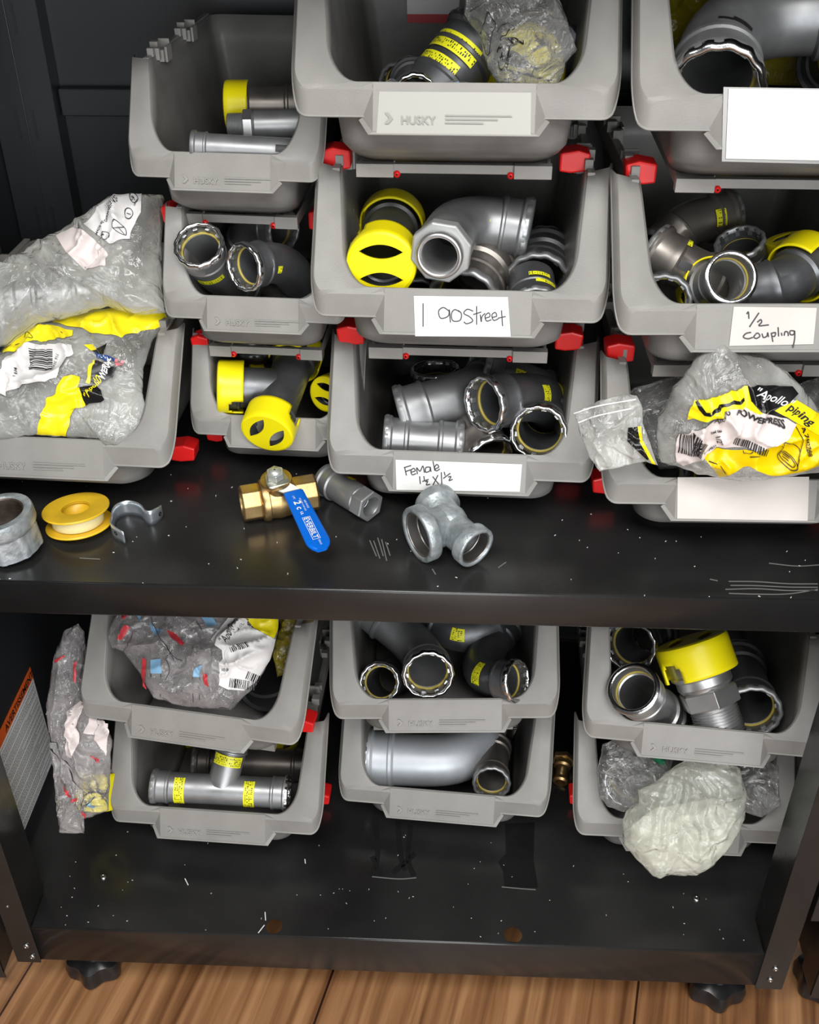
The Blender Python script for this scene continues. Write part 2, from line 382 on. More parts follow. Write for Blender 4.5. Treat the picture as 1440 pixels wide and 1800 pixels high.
def text_mb(txt, size, bold=0, shear=0, sp=1.0):
    c = bpy.data.curves.new('t', 'FONT'); c.body = txt; c.size = size; c.offset = bold; c.shear = shear; c.space_character = sp; c.resolution_u = 3
    o = bpy.data.objects.new('t', c); COL.objects.link(o)
    dg = bpy.context.evaluated_depsgraph_get(); me = bpy.data.meshes.new_from_object(o.evaluated_get(dg))
    vs = [v.co.copy() for v in me.vertices]; fs = [tuple(p.vertices) for p in me.polygons]
    bpy.data.objects.remove(o); bpy.data.curves.remove(c); bpy.data.meshes.remove(me); return vs, fs
def catmull(pts, n=6):
    if len(pts) < 3: return [Vector(p) for p in pts]
    P = [Vector(p) for p in pts]; P = [P[0]*2-P[1]]+P+[P[-1]*2-P[-2]]; out = []
    for i in range(1, len(P)-2):
        for k in range(n):
            t = k/n; a, b, c, d = P[i-1:i+3]
            out.append(.5*((2*b)+(c-a)*t+(2*a-5*b+4*c-d)*t*t+(3*b-a-3*c+d)*t*t*t))
    out.append(P[-2]); return out
def ribbon(mb, pts2, mapf, w, smooth=True):
    """pen stroke: pts2 pixel polyline mapped by mapf"""
    q = catmull([Vector((x, y)) for x, y in pts2]) if smooth else [Vector((x, y)) for x, y in pts2]
    L = []; Rr = []
    for i, p in enumerate(q):
        t = (q[min(i+1, len(q)-1)]-q[max(i-1, 0)]); t = t.normalized() if t.length > 1e-6 else Vector((1, 0)); n = Vector((-t.y, t.x))*w/2
        L.append(mapf(*(p+n))); Rr.append(mapf(*(p-n)))
    mb.grid([L, Rr], sm=False)
def subpoly(polys, maxlen):
    bm = bmesh.new()
    for poly in polys:
        vs = [bm.verts.new((x, y, 0)) for x, y in poly]; bm.faces.new(vs)
    bmesh.ops.triangulate(bm, faces=bm.faces)
    for _ in range(7):
        es = [e for e in bm.edges if e.calc_length() > maxlen]
        if not es: break
        bmesh.ops.subdivide_edges(bm, edges=es, cuts=1); bmesh.ops.triangulate(bm, faces=bm.faces)
    vs = [v.co.copy() for v in bm.verts]; bm.verts.index_update(); fs = [tuple(v.index for v in f.verts) for f in bm.faces]; bm.free(); return vs, fs
def subtext(vs, fs, maxlen):
    bm = bmesh.new(); bv = [bm.verts.new(v) for v in vs]
    for f in fs:
        try: bm.faces.new([bv[i] for i in f])
        except ValueError: pass
    bmesh.ops.triangulate(bm, faces=bm.faces)
    for _ in range(4):
        es = [e for e in bm.edges if e.calc_length() > maxlen]
        if not es: break
        bmesh.ops.subdivide_edges(bm, edges=es, cuts=1); bmesh.ops.triangulate(bm, faces=bm.faces)
    bm.verts.index_update(); o = [v.co.copy() for v in bm.verts]; f = [tuple(v.index for v in q.verts) for q in bm.faces]; bm.free(); return o, f

class Bag:
    """crumpled two-sheet film bag; its outline lies in a tilted plane in the room, its sheets bulge by H"""
    def __init__(s, name, label, outline, P0, n, H, m, category='plastic bag', crumple=1, seed=0, freq=28, rings=44, sharp=.5, group=None, back=.6, pleat=None):
        s.pl = pleat
        s.P0 = Vector(P0); s.n = Vector(n).normalized(); s.H = H; s.seed = seed; s.fq = freq; s.cr = crumple; s.sh = sharp
        ol = [Vector(p) for p in outline]; per = sum((ol[i]-ol[i-1]).length for i in range(len(ol)))
        q = []
        for i in range(len(ol)):
            a, b = ol[i], ol[(i+1) % len(ol)]; k = max(1, int((b-a).length/per*230))
            q += [a.lerp(b, j/k) for j in range(k)]
        s.c = sum(q, Vector((0, 0)))/len(q)
        q = [p+Vector((noise.noise(Vector((p.x*.06, p.y*.06, seed))), noise.noise(Vector((p.x*.06, p.y*.06, seed+9)))))*2.2 for p in q]
        s.q = q; s.ang = sorted([(atan2((p-s.c).y, (p-s.c).x), (p-s.c).length) for p in q])
        base = atp(*s.c, s.P0, s.n); base.z -= H
        s.root = thing(name, label, category, base, 0, group)
        mb = MB(); T = [sin(.5*pi*(i+.0)/rings) for i in range(1, rings+1)]
        front = [[s.pt(*(s.c+(p-s.c)*t), t=t) for p in q] for t in T]; backr = [[s.pt(*(s.c+(p-s.c)*t), t=t, side=-back) for p in q] for t in T]
        mb.grid(front, cu=True); mb.add([s.pt(*s.c, t=0)]+front[0], [(0, 1+i, 1+(i+1) % len(q)) for i in range(len(q))])
        mb.grid(backr, cu=True); mb.add([s.pt(*s.c, t=0, side=-back)]+backr[0], [(0, 1+i, 1+(i+1) % len(q)) for i in range(len(q))])
        s.film = ob('film', mb, m, s.root, weld=True)
    def tval(s, x, y):
        d = Vector((x, y))-s.c; a = atan2(d.y, d.x); A = s.ang; L = d.length
        lo = 0; hi = len(A)-1
        if a <= A[0][0] or a >= A[-1][0]: r = .5*(A[0][1]+A[-1][1])
        else:
            while hi-lo > 1:
                mid = (lo+hi)//2
                if A[mid][0] <= a: lo = mid
                else: hi = mid
            k = (a-A[lo][0])/max(1e-9, A[hi][0]-A[lo][0]); r = A[lo][1]*(1-k)+A[hi][1]*k
        return min(1, L/max(r, 1e-6))
    def pt(s, x, y, t=None, side=1, lift=0):
        if t is None: t = s.tval(x, y)
        w = atp(x, y, s.P0, s.n); g = s.fq; v = w*g+Vector((s.seed*7.3, side*3, 0))
        v = v+Vector((noise.noise(v*.7), noise.noise(v*.7+Vector((5, 5, 5))), 0))*.8
        r1 = max(0, 1-2.6*abs(noise.noise(v))) ** 2*2-.6; r2 = max(0, 1-3*abs(noise.noise(v*2.1+Vector((3, 1, 2))))) ** 2*2-.6; r3 = noise.noise(v*.5)
        h = s.H*sqrt(max(0, 1-t*t))*(1+.35*r3)+s.cr*.0085*(1-t**6)*(r1*s.sh+r2*s.sh*.45)+s.cr*.004*r3
        if s.pl:
            a = atan2(y-s.pl[1], x-s.pl[0]); f_ = (a*s.pl[2]/pi+.9*noise.noise(Vector((a*2.2, s.seed, .02*Vector((x-s.pl[0], y-s.pl[1])).length)))) % 1
            h += s.pl[3]*(1-t**4)*(abs(2*f_-1) ** .6-.5)
        q = w+s.n*(side*h+lift)
        # push along the view ray direction of the plane only: keep pixel by sliding along normal
        return q
    def ray(s, x, y, lift=.0006):
        """surface point seen at a pixel of the photograph (sheet bulge taken into account)"""
        w = s.pt(x, y, lift=lift); d = w-CAM; 
        for _ in range(2):
            px = 720+F*d.dot(RIGHT)/d.dot(FWD); py = 900+F*d.dot(DOWN)/d.dot(FWD)
            x2, y2 = x-(px-x), y-(py-y); w = s.pt(x2, y2, lift=lift); break
        return w
    def print(s, name, polys, m, lift=.0006, maxlen=5, parent=None):
        lift = lift*1.3+.0006
        if len(polys) > 1 and name not in ('bar_code', 'flag_stars', 'flag_stripes'): return [s.print(name, [p], m, lift, maxlen, parent) for p in polys][0]
        vs, fs = subpoly(polys, maxlen); mb = MB(); mb.add([s.ray(v.x, v.y, lift) for v in vs], fs); return ob(name, mb, m, parent or s.root)
    def text(s, txt, x, y, size, ang=0, m=None, bold=0, shear=0, lift=.0012, name='lettering', parent=None, sy=1):
        lift = lift*1.6+.0008; vs, fs = text_mb(txt, 1, bold/size, shear); vs, fs = subtext(vs, fs, .18); a = radians(ang); mb = MB()
        mb.add([s.ray(x+size*(v.x*cos(a)+v.y*sy*sin(a)), y+size*(v.x*sin(a)-v.y*sy*cos(a)), lift) for v in vs], fs); return ob(name, mb, m or M_INK, parent or s.root)
    def bars(s, name, x, y, w, h, ang, n, m=None, lift=.0012, seed=1, parent=None):
        rnd = random.Random(seed); a = radians(ang); polys = []; u = 0
        while u < w:
            b = w/n*(.3+rnd.random()*.7); q = [(u, 0), (u+b, 0), (u+b, h), (u, h)]
            polys.append([(x+cos(a)*i-sin(a)*j, y+sin(a)*i+cos(a)*j) for i, j in q]); u += b+w/n*(.35+rnd.random()*.5)
        return s.print(name, polys, m or M_INK, lift, 3.5, parent)
    def lines(s, name, strokes, w, m=None, lift=.0011, parent=None):
        lift = lift*1.5+.001
        mb = MB()
        for st in strokes: ribbon(mb, st, lambda x, y: s.ray(x, y, lift), w)
        return ob(name, mb, m or M_INK, parent or s.root)

# ------------------------------------------------------------------ room
ZF = -.140; Z2 = .5250; ZB = .5367; Y2 = .043          # room floor, middle shelf top, bin base, shelf front
XL, XR, YB = -.05, .967, .56
fm = mat('wood_floor', (.42, .20, .075), .42)
nt = fm.node_tree; b = nt.nodes['Principled BSDF']; L = nt.links
tc = nt.nodes.new('ShaderNodeTexCoord'); mp = nt.nodes.new('ShaderNodeMapping'); mp.inputs['Rotation'].default_value = (0, 0, radians(13)); L.new(tc.outputs['Object'], mp.inputs[0])
st = nt.nodes.new('ShaderNodeMapping'); st.inputs['Scale'].default_value = (60, 2.6, 1); L.new(mp.outputs[0], st.inputs[0])
n1 = nt.nodes.new('ShaderNodeTexNoise'); n1.inputs['Scale'].default_value = 1; n1.inputs['Detail'].default_value = 8; n1.inputs['Distortion'].default_value = .6; L.new(st.outputs[0], n1.inputs['Vector'])
rp = nt.nodes.new('ShaderNodeValToRGB'); e = rp.color_ramp.elements; e[0].position = .3; e[0].color = (.13, .05, .018, 1); e[1].position = .68; e[1].color = (.45, .235, .105, 1)
e2 = rp.color_ramp.elements.new(.5); e2.color = (.29, .135, .055, 1); L.new(n1.outputs['Fac'], rp.inputs[0])
br = nt.nodes.new('ShaderNodeTexBrick'); mp2 = nt.nodes.new('ShaderNodeMapping'); mp2.inputs['Rotation'].default_value = (0, 0, radians(90)); 
def at0(px, py, Z):
    d = RIGHT*(px-720)+DOWN*(py-900)+FWD*F; return CAM + d*((Z-CAM.z)/d.z)
_s = at0(570, 1750, ZF); mp2.inputs['Location'].default_value = (3.3, .40-(_s.x*cos(radians(13))-_s.y*sin(radians(13))), 0); L.new(mp.outputs[0], mp2.inputs[0]); L.new(mp2.outputs[0], br.inputs['Vector'])
br.inputs['Color1'].default_value = (1, 1, 1, 1); br.inputs['Color2'].default_value = (.82, .78, .74, 1); br.inputs['Mortar'].default_value = (.12, .08, .06, 1)
br.inputs['Scale'].default_value = 1; br.inputs['Mortar Size'].default_value = .0016; br.inputs['Brick Width'].default_value = 40; br.inputs['Row Height'].default_value = .40
mx = nt.nodes.new('ShaderNodeMixRGB'); mx.blend_type = 'MULTIPLY'; mx.inputs[0].default_value = 1; L.new(rp.outputs[0], mx.inputs[1]); L.new(br.outputs['Color'], mx.inputs[2]); L.new(mx.outputs[0], b.inputs['Base Color'])
fl = ob('floor', MB().box(-2.2, 3.2, -2.6, .72, ZF-.04, ZF), fm); fl['kind'] = 'structure'
wb = ob('wall_back', MB().box(-2.2, 3.2, .70, .76, ZF, 2.4), mat('wall_paint', (.55, .55, .53), .8)); wb['kind'] = 'structure'

# ------------------------------------------------------------------ cabinet
cab = thing('storage_cabinet', 'black steel storage cabinet with open shelves full of grey bins, standing on wood floor', 'cabinet', (.4575, .25, ZF), 0, 'black steel cabinets')
def plate_holes(x0, x1, y0, y1, z, holes, th=.0015):
    bm = bmesh.new(); E = []
    def ring(p):
        vs = [bm.verts.new((a, b_, z)) for a, b_ in p]; return [bm.edges.new((vs[i], vs[(i+1) % len(vs)])) for i in range(len(vs))]
    E += ring([(x0, y0), (x1, y0), (x1, y1), (x0, y1)])
    for hx, hy, r in holes: E += ring([(hx+r*cos(2*pi*i/28), hy+r*sin(2*pi*i/28)) for i in range(28)])
    bmesh.ops.triangle_fill(bm, edges=E, use_beauty=True, normal=(0, 0, 1)); bm.verts.index_update()
    mb = MB(); mb.add([v.co.copy() for v in bm.verts], [tuple(v.index for v in f.verts) for f in bm.faces], False); bm.free(); return mb
h1 = at(482, 1628, Z=0); h2 = at(902, 1643, Z=0)
sh = ob('shelf', plate_holes(-.0, .912, .002, YB, 0, [(h1.x, h1.y, .0105), (h2.x, h2.y, .0115)]), M_BLACK, cab, solid=.0015)
ob('shelf_side_strip', MB().box(XL, 0, .05, YB, -.003, 0), M_BLACK, cab); ob('shelf_side_strip', MB().box(.912, XR, .05, YB, -.003, 0), M_BLACK, cab)
fr = MB()
prof = [(.004, 0), (.0022, -.0004), (.0006, -.0014), (0, -.003), (0, -.068), (.001, -.07), (.016, -.07)]
fr.grid([[Vector((x, y, z)) for y, z in prof] for x in (-.001, .914)])
ob('shelf_front_flange', fr, M_BLACK, cab, solid=.0012, auto=True)
# middle shelf
ob('shelf', MB().box(XL, XR, Y2+.003, YB, Z2-.0015, Z2), M_BLACK, cab)
fr = MB(); prof = [(Y2+.004, Z2), (Y2+.0022, Z2-.0004), (Y2+.0006, Z2-.0014), (Y2, Z2-.003), (Y2, Z2-.040), (Y2+.001, Z2-.0415), (Y2+.014, Z2-.0415)]
fr.grid([[Vector((x, y, z)) for y, z in prof] for x in (XL, XR)])
ob('shelf_front_flange', fr, M_BLACK, cab, solid=.0012, auto=True)
Z_SHADE = 1.215  # added unseen upper shelf, keeps ceiling light out of the top bins
ob('shelf', MB().box(XL, XR, Y2+.003, YB, Z_SHADE-.0015, Z_SHADE), M_BLACK, cab)
fr = MB(); fr.grid([[Vector((x, y, z+Z_SHADE-Z2)) for y, z in prof] for x in (XL, XR)]); ob('shelf_front_flange', fr, M_BLACK, cab, solid=.0012, auto=True)
# side, back panels
ob('side_panel', MB().box(XL-.0015, XL, .035, YB+.03, -.07, 1.75), M_BLACKM, cab)
ob('side_panel', MB().box(XR, XR+.0015, .05, YB+.03, -.07, 1.75), M_BLACKM, cab)
ob('back_panel', MB().box(XL, XR, YB+.012, YB+.014, -.07, 1.75), M_BLACKM, cab)
ob('top_panel', MB().box(XL, XR, .0, YB+.014, 1.75, 1.79), M_BLACKM, cab)
zc = (.842+.876)/2
ob('back_crossbar', MB().box(.029, .93, YB-.003, YB+.012, .843, .876), M_BLACKM, cab, bevel=.002)
ob('back_crossbar', MB().box(.029, .93, YB-.003, YB+.012, .30, .333), M_BLACKM, cab, bevel=.002)
# rear corner posts: L section with slots
for sx, x0, x1 in ((1, XL+.001, .028), (-1, XR-.078, XR-.001)):
    mb = MB().box(x0, x1, YB-.018, YB-.0165, -.06, 1.74).box(x1-.0015 if sx > 0 else x0, x1 if sx > 0 else x0+.0015, YB-.018, YB+.010, -.06, 1.74)
    mb.box((x0+x1)/2-.0008, (x0+x1)/2+.0008, YB-.0195, YB-.018, -.06, 1.74)
    ob('rear_post', mb, M_BLACKM, cab, bevel=.0006)
    for k in range(5, 11):
        for q in (.35, .62):
            s_ = MB(); z = -.02+k*.12; s_.box(x0+(x1-x0)*q-.0018, x0+(x1-x0)*q+.0018, YB-.0187, YB-.0181, z, z+.035); ob('post_slot', s_, M_INK, cab)
ob('side_rib', MB().box(XL, XL+.012, .44, .452, .56, 1.7), M_BLACKM, cab, bevel=.002)
# front posts: angle section, plumb, with two bolts at the foot end
def post(x0, x1, inner, zt=1.75):
    p = ob('front_post', MB().box(x0, x1, -.0015, .0005, -.074, zt).box(inner-.0008, inner+.0008, -.0015, .055, .0 if 0 else -.07, zt), M_BLACK, cab, bevel=.0005)
    return p
pl_ = post(-.033, -.0022, -.0022); pr_ = post(.9142, .9475, .9142)
def bolt(P, w, r, m=M_HOLE, parent=cab):
    mb = MB(); lathe(mb, Vector(P), w, [(0, r), (.25*r, r), (.5*r, .85*r), (.62*r, .5*r), (.62*r, .34*r), (.4*r, .30*r), (.4*r, 0.001)], 20); return ob('bolt', mb, m, parent)
for x, z in ((-.0135, -.037), (-.0105, -.060)): bolt((x, -.0015, z), (0, -1, 0), .0042)
for x, z in ((.931, -.028), (.929, -.052)): bolt((x, -.0015, z), (0, -1, 0), .0042)
for px, py in ((182, 1542), (1224, 1580)): bolt(at(px, py, Z=0), (0, 0, 1), .0048)
for px, py in ((28, 1580),): bolt((-.020, -.0015, .045), (0, -1, 0), .002)
# levelling feet
def foot(x, y, parent):
    mb = MB(); P = Vector((x, y, ZF)); wv = lambda a, d: (.10*cos(6*a) if d < .035 else 0)
    lathe(mb, P, (0, 0, 1), [(0, .002), (0, .030), (.004, .036), (.018, .037), (.030, .034), (.036, .020), (.058, .018)], 72, None, wv)
    ob('levelling_foot', mb, M_FOOT, parent, auto=True)
for x, y in ((.050, .040), (.880, .040), (.052, .50), (.875, .50)): foot(x, y, cab)
# warning label on the left side panel
a, b_, c_ = at(52, 1172, X=XL), at(92, 1356, X=XL), at(28, 1474, X=XL)
yb, yf, zt, zb = a.y, c_.y-.002, a.z, (b_.z+c_.z)/2; xw = XL+.0006
ob('warning_label', MB().box(XL, xw, yf, yb, zb, zt), mat('white_label_vinyl', (.86, .86, .85), .4), cab); wl = bpy.data.objects['warning_label']
ban = (zt-zb)*.115
ob('orange_band', MB().box(XL, xw+.0003, yf, yb, zt-ban, zt), M_ORANGE, wl)
def place_text(txt, size, O, ux, uy, m, parent, name='lettering', bold=0, shear=0, sy=1):
    vs, fs = text_mb(txt, size, bold, shear); ux, uy = Vector(ux), Vector(uy); mb = MB(); mb.add([Vector(O)+ux*v.x+uy*v.y*sy for v in vs], fs, False); return ob(name, mb, m, parent)
place_text('AVERTISSEMENT', ban*.72, (xw+.0006, yb-.105*1.0, zt-ban*.82), (0, 1, 0), (0, 0, 1), M_INK, wl, bold=.0003)
mb = MB(); rnd = random.Random(3); z = zt-ban*1.25; k = 0
while z < 1e9 and z > zb+.004:
    y = yb-.005; ll = yf+.004+(yb-yf)*(rnd.random()*.25 if k % 5 == 4 else rnd.random()*.02)
    yy = yf+.004
    while yy < yb-.004-(.03 if k % 5 == 3 else 0)-(.05 if k % 7 == 6 else 0):
        w_ = .002+rnd.random()*.004; mb.box(xw, xw+.0003, yy, min(yy+w_, yb-.004), z-.00055, z); yy += w_+.0012
    z -= .0032 if k % 5 else .0062; k += 1
ob('fine_print', mb, M_INK, wl)
# marks left on the shelves
def floor_map(z): return lambda x, y: at(x, y, Z=z)
def marks(name, strokes, w, z, m, parent):
    for s_ in strokes: mb = MB(); ribbon(mb, s_, floor_map(z+.0003), w); ob(name, mb, m, parent)
rnd = random.Random(5)
st = [[(1275+rnd.random()*10, 1022+i*7), (1330, 1018+i*7+rnd.random()*6), (1385, 1026+i*6), (1438, 1020+i*5+rnd.random()*8)] for i in range(4)]
st += [[(1352, 990), (1400, 995), (1440, 993)], [(1248, 1018), (1262, 1021)]]
st += [[(650+i*7, 945+rnd.random()*10), (662+i*6, 975+rnd.random()*12)] for i in range(5)]
st += [[(876, 998), (890, 988)], [(760, 1000), (766, 1010)], [(140, 981), (176, 983)]]
marks('scuff_mark', st, 2.0, Z2, M_SCR, cab)
st = [[(660, 1440), (664, 1500), (655, 1540)], [(700, 1445), (704, 1500), (712, 1530)], [(722, 1450), (718, 1510), (728, 1540)], [(655, 1505), (670, 1540)], [(690, 1535), (730, 1500)]]
marks('black_residue', st, 9, 0, M_DIRT, cab)
mb = MB(); vs, fs = subpoly([[(888, 1448), (940, 1446), (938, 1510), (946, 1560), (888, 1562), (884, 1530), (876, 1515), (890, 1500)]], 12); mb.add([at(v.x, v.y, Z=.0004) for v in vs], fs); ob('black_residue', mb, M_DIRT, cab)
marks('residue_edge', [[(882, 1559), (915, 1562), (942, 1564)], [(654, 1541), (700, 1545), (732, 1543)]], 2.0, .0004, M_SCR, cab)
marks('scuff_mark', [[(325, 1544), (331, 1556)], [(466, 1603), (467, 1618)], [(454, 1640), (465, 1626)], [(536, 1510), (537, 1518)]], 1.6, 0, M_WHITE, cab)

# neighbours
nb = thing('storage_cabinet', 'black steel cabinet standing to the right, only its left post and foot in view', 'cabinet', (1.1, .25, ZF), 0, 'black steel cabinets')
ob('front_post', MB().box(.985, 1.03, -.0015, .0005, -.09, 1.7).box(.985, .9866, -.0015, .04, -.085, 1.7), M_BLACK, nb, bevel=.0005)
ob('side_panel', MB().box(.985, .9866, .04, .55, -.07, 1.7), M_BLACKM, nb)
ob('shelf_front_flange', MB().box(1.03, 1.5, 0, .003, -.07, 0), M_BLACK, nb)
br_ = ob('joining_bracket', MB().box(.952, 1.03, -.0045, -.0015, .075, .132).box(.952, 1.03, -.008, -.0015, .132, .1335), M_BLACK, nb, bevel=.0008)
for x, z in ((.965, .118), (.972, .098), (.985, .105)): bolt((x, -.0045, z), (0, -1, 0), .0035, M_STEELD, nb)
foot(1.025, .05, nb)
nb2 = thing('storage_cabinet', 'black steel cabinet standing to the left, only the low corner of its post in view', 'cabinet', (-.2, .25, ZF), 0, 'black steel cabinets')
ob('front_post', MB().box(-.085, -.0565, -.0015, .0005, -.112, 1.7).box(-.0581, -.0565, -.0015, .04, -.10, 1.7), M_BLACK, nb2, bevel=.0005)
ob('side_panel', MB().box(-.0581, -.0565, .04, .55, -.07, 1.7), M_BLACKM, nb2)
bolt((-.064, -.0015, -.075), (0, -1, 0), .004, M_HOLE, nb2)

# ------------------------------------------------------------------ bins
def bin_geo(W, H, D, zl, s, sc):
    """returns dict of meshes in the bin's own frame: x across, y back from the front lip, z up"""
    hw = W/2; zf = zl+.0210*sc; k = (s/(H-zf)); flw = .0205*sc; flb = .0045*sc
    r = .026*sc; y0 = .0045*sc; rO = .013*sc
    def hx(z): return hw-flw-(.0205*sc*(1-z/H))
    def yf(z): return y0+.008*sc*(1-min(1, max(0, z)/(zf+.008*sc)))+(.036*sc*(1-(z+.003*sc)/(.025*sc)) if z < .022*sc else 0)
    # perimeter samples: from the back right, along the right side, round the front, along the left, round the back
    def ring(z, ins=0):
        X = hx(z)-ins; Yf = yf(z)+ins; Yb = D-.004*sc-.006*sc*(1-z/H)-ins; q = []
        N = 10; ys = [Yb-r+(Yf+r-(Yb-r))*t for t in [i/26 for i in range(27)]]
        for y in ys: q.append((X, y, (1, 0)))
        for i in range(1, N): a = -pi/2*i/N; q.append((X-r+r*cos(a), Yf+r+r*sin(a), (cos(a), sin(a))))
        for i in range(0, 13): x = (X-r)*(1-2*i/12); q.append((x, Yf, (0, -1)))
        for i in range(1, N): a = -pi/2-pi/2*i/N; q.append((-X+r+r*cos(a), Yf+r+r*sin(a), (cos(a), sin(a))))
        for y in reversed(ys): q.append((-X, y, (-1, 0)))
        rb = r*.6
        nb_ = 5
        for i in range(1, nb_): a = pi-pi/2*i/nb_; q.append((-X+rb+rb*cos(a), Yb-rb+rb*sin(a)+0, (0, 1)))
        for i in range(0, 9): x = (-X+rb)+(2*X-2*rb)*i/8; q.append((x, Yb, (0, 1)))
        for i in range(1, nb_): a = pi/2-pi/2*i/nb_; q.append((X-rb+rb*cos(a), Yb-rb+rb*sin(a), (1, 0)))
        return q
    base = ring(H); n = len(base); ztop = []
    for i in range(n):
        z = H
        for _ in range(6):
            x, y, nn = ring(z)[i]; z = min(H, zf+(y-0)/k)
        ztop.append(z)
    levels = [0, .06, .14, .36, .55, .8, 1.0]; rows = []
    for li, t in enumerate(levels):
        row = []
        for i in range(n):
            z = ztop[i]*t if li > 2 else (-.003*sc, .010*sc, .022*sc)[li]
            x, y, nn = ring(z, (.007*sc, .002*sc, 0)[li] if li < 3 else 0)[i]; row.append(Vector((x, y, z)))
        rows.append(row)
    body = MB(); body.grid(rows, cu=True)
    bot = rows[0]; c = Vector((0, D/2, 0)); body.add([c]+bot, [(0, 1+i, 1+(i+1) % n) for i in range(n)])
    # flange, skirt
    idx = [i for i in range(n) if base[i][2][1] <= 0.001 and rows[-1][i].y <= s+.004*sc and not (base[i][2] == (0, 1))]
    top = rows[-1]; R = [[], [], [], [], [], [], []]
    for i in idx:
        I = top[i]; nx, ny = base[i][2]; fr_ = -ny; w = flw*(1-fr_)+flb*fr_
        sg_ = 1 if nx > 0 else -1; Xi_ = abs(hx(I.z)); 
        if fr_ > .999: O = Vector((I.x/(Xi_-r)*(hw-rO), 0, zf))
        elif fr_ < .001: t_ = (s-I.y)/max(1e-6, s-(y0+r)); O = Vector((sg_*hw, s+(rO-s)*t_, 0)); O.z = zf+O.y/k
        else: O = Vector((sg_*(hw-rO+rO*abs(nx)), rO-rO*fr_, 0)); O.z = zf+O.y/k
        dx = sg_*abs(nx) ** .5 if abs(nx) > 1e-6 else 0
        S_ = O+Vector((dx*.0025*sc, .015*sc*(1-fr_)-.001*fr_, -.0205*sc*min(1, fr_*1.3)))
        m_ = I.lerp(O, .5)
        outw = Vector((dx, -fr_, 0))
        R[0].append(I); R[1].append(I.lerp(O, .06)+Vector((0, -.3, .5))*.0010*sc); R[2].append(m_+Vector((0, -.3, .5))*.0010*sc); R[3].append(I.lerp(O, .95)+Vector((0, -.3, .5))*.0009*sc)
        R[4].append(O.lerp(S_, .12)); R[5].append(S_); R[6].append(S_+outw*.0016*sc+Vector((0, 0, -.0012*sc)))
    fl_ = MB(); fl_.grid(R)
    # rails on the side walls behind the flange
    rails = []
    for sg in (1, -1):
        mb = MB(); xa = hx(H)*sg; xb = (hx(H)+.0075*sc)*sg; x0, x1 = min(xa, xb), max(xa, xb)
        mb.box(x0, x1, s, D-.008*sc, H-.004*sc, H+.002*sc)
        mb.box(max(xa, xb)-.0015*sc if sg > 0 else min(xa, xb), max(xa, xb) if sg > 0 else min(xa, xb)+.0015*sc, s, D-.01*sc, H-.016*sc, H)
        rails.append(mb)
    hooks = []
    for sg in (1, -1):
        for yc in (s+.035*sc, s+.15*sc):
            mb = MB(); X = hx(H)*sg; f_ = lambda a, b: (min(X+sg*a, X+sg*b), max(X+sg*a, X+sg*b))
            for (a, b, ya, yb_, za, zb_) in ((-.002, .006, -.022, -.014, 0, .010), (-.006, .004, -.012, -.006, -.006, .008), (-.008, .002, -.002, .005, -.010, .004), (-.001, .009, .0, .010, .002, .013), (-.010, -.007, .006, .026, -.012, .006), (-.008, .006, .024, .027, -.006, .012), (-.002, .008, .030, .036, 0, .009)):
                x0, x1 = f_(a*sc, b*sc); mb.box(x0, x1, yc+ya*sc, yc+yb_*sc, H+za*sc, H+zb_*sc)
            hooks.append(mb)
    # label holder
    pw = .25*W; tz = top[n // 2 if 0 else idx[len(idx)//2]]; TL = Vector((-pw, tz.y-.0025, tz.z+.0010)); TR = Vector((pw, TL.y, TL.z)); ez = zl-.0165*sc
    ez += .0065*sc; BL = Vector((-pw, -.0145*sc, ez)); BR = Vector((pw, BL.y, ez)); of = .0185*sc
    FL_ = Vector((-pw-of, tz.y-flb-.0005, zf)); FR_ = Vector((pw+of, FL_.y, zf)); SL = Vector((-pw-.010*sc, tz.y-flb-.0015*sc, zl-.0015)); SR = Vector((pw+.010*sc, SL.y, SL.z))
    mb = MB(); V = [TL, TR, BR, BL, FL_, SL, FR_, SR]; bk = [Vector((v.x*.985, v.y+.0035*sc, v.z+.0005)) for v in V]
    mb.add(V, [(0, 1, 2, 3), (0, 3, 5, 4), (1, 6, 7, 2), (3, 2, 7, 5)], False)
    mb.add([BL, BR, BR+Vector((.004*sc, -.0012*sc, -.0018*sc)), BL+Vector((-.004*sc, -.0012*sc, -.0018*sc)), SL, SR, SL+Vector((-.003*sc, -.001, -.002*sc)), SR+Vector((.003*sc, -.001, -.002*sc))], [(0, 1, 2, 3), (0, 3, 6, 4), (1, 5, 7, 2)], False)
    mb.add([BL, BR, Vector((pw*.98, .004*sc, ez+.004)), Vector((-pw*.98, .004*sc, ez+.004))], [(0, 1, 2, 3)], False)
    return dict(body=body, flange=fl_, rails=rails, hooks=hooks, holder=mb, panel=(TL, TR, BR, BL), hx=hx, n=n)
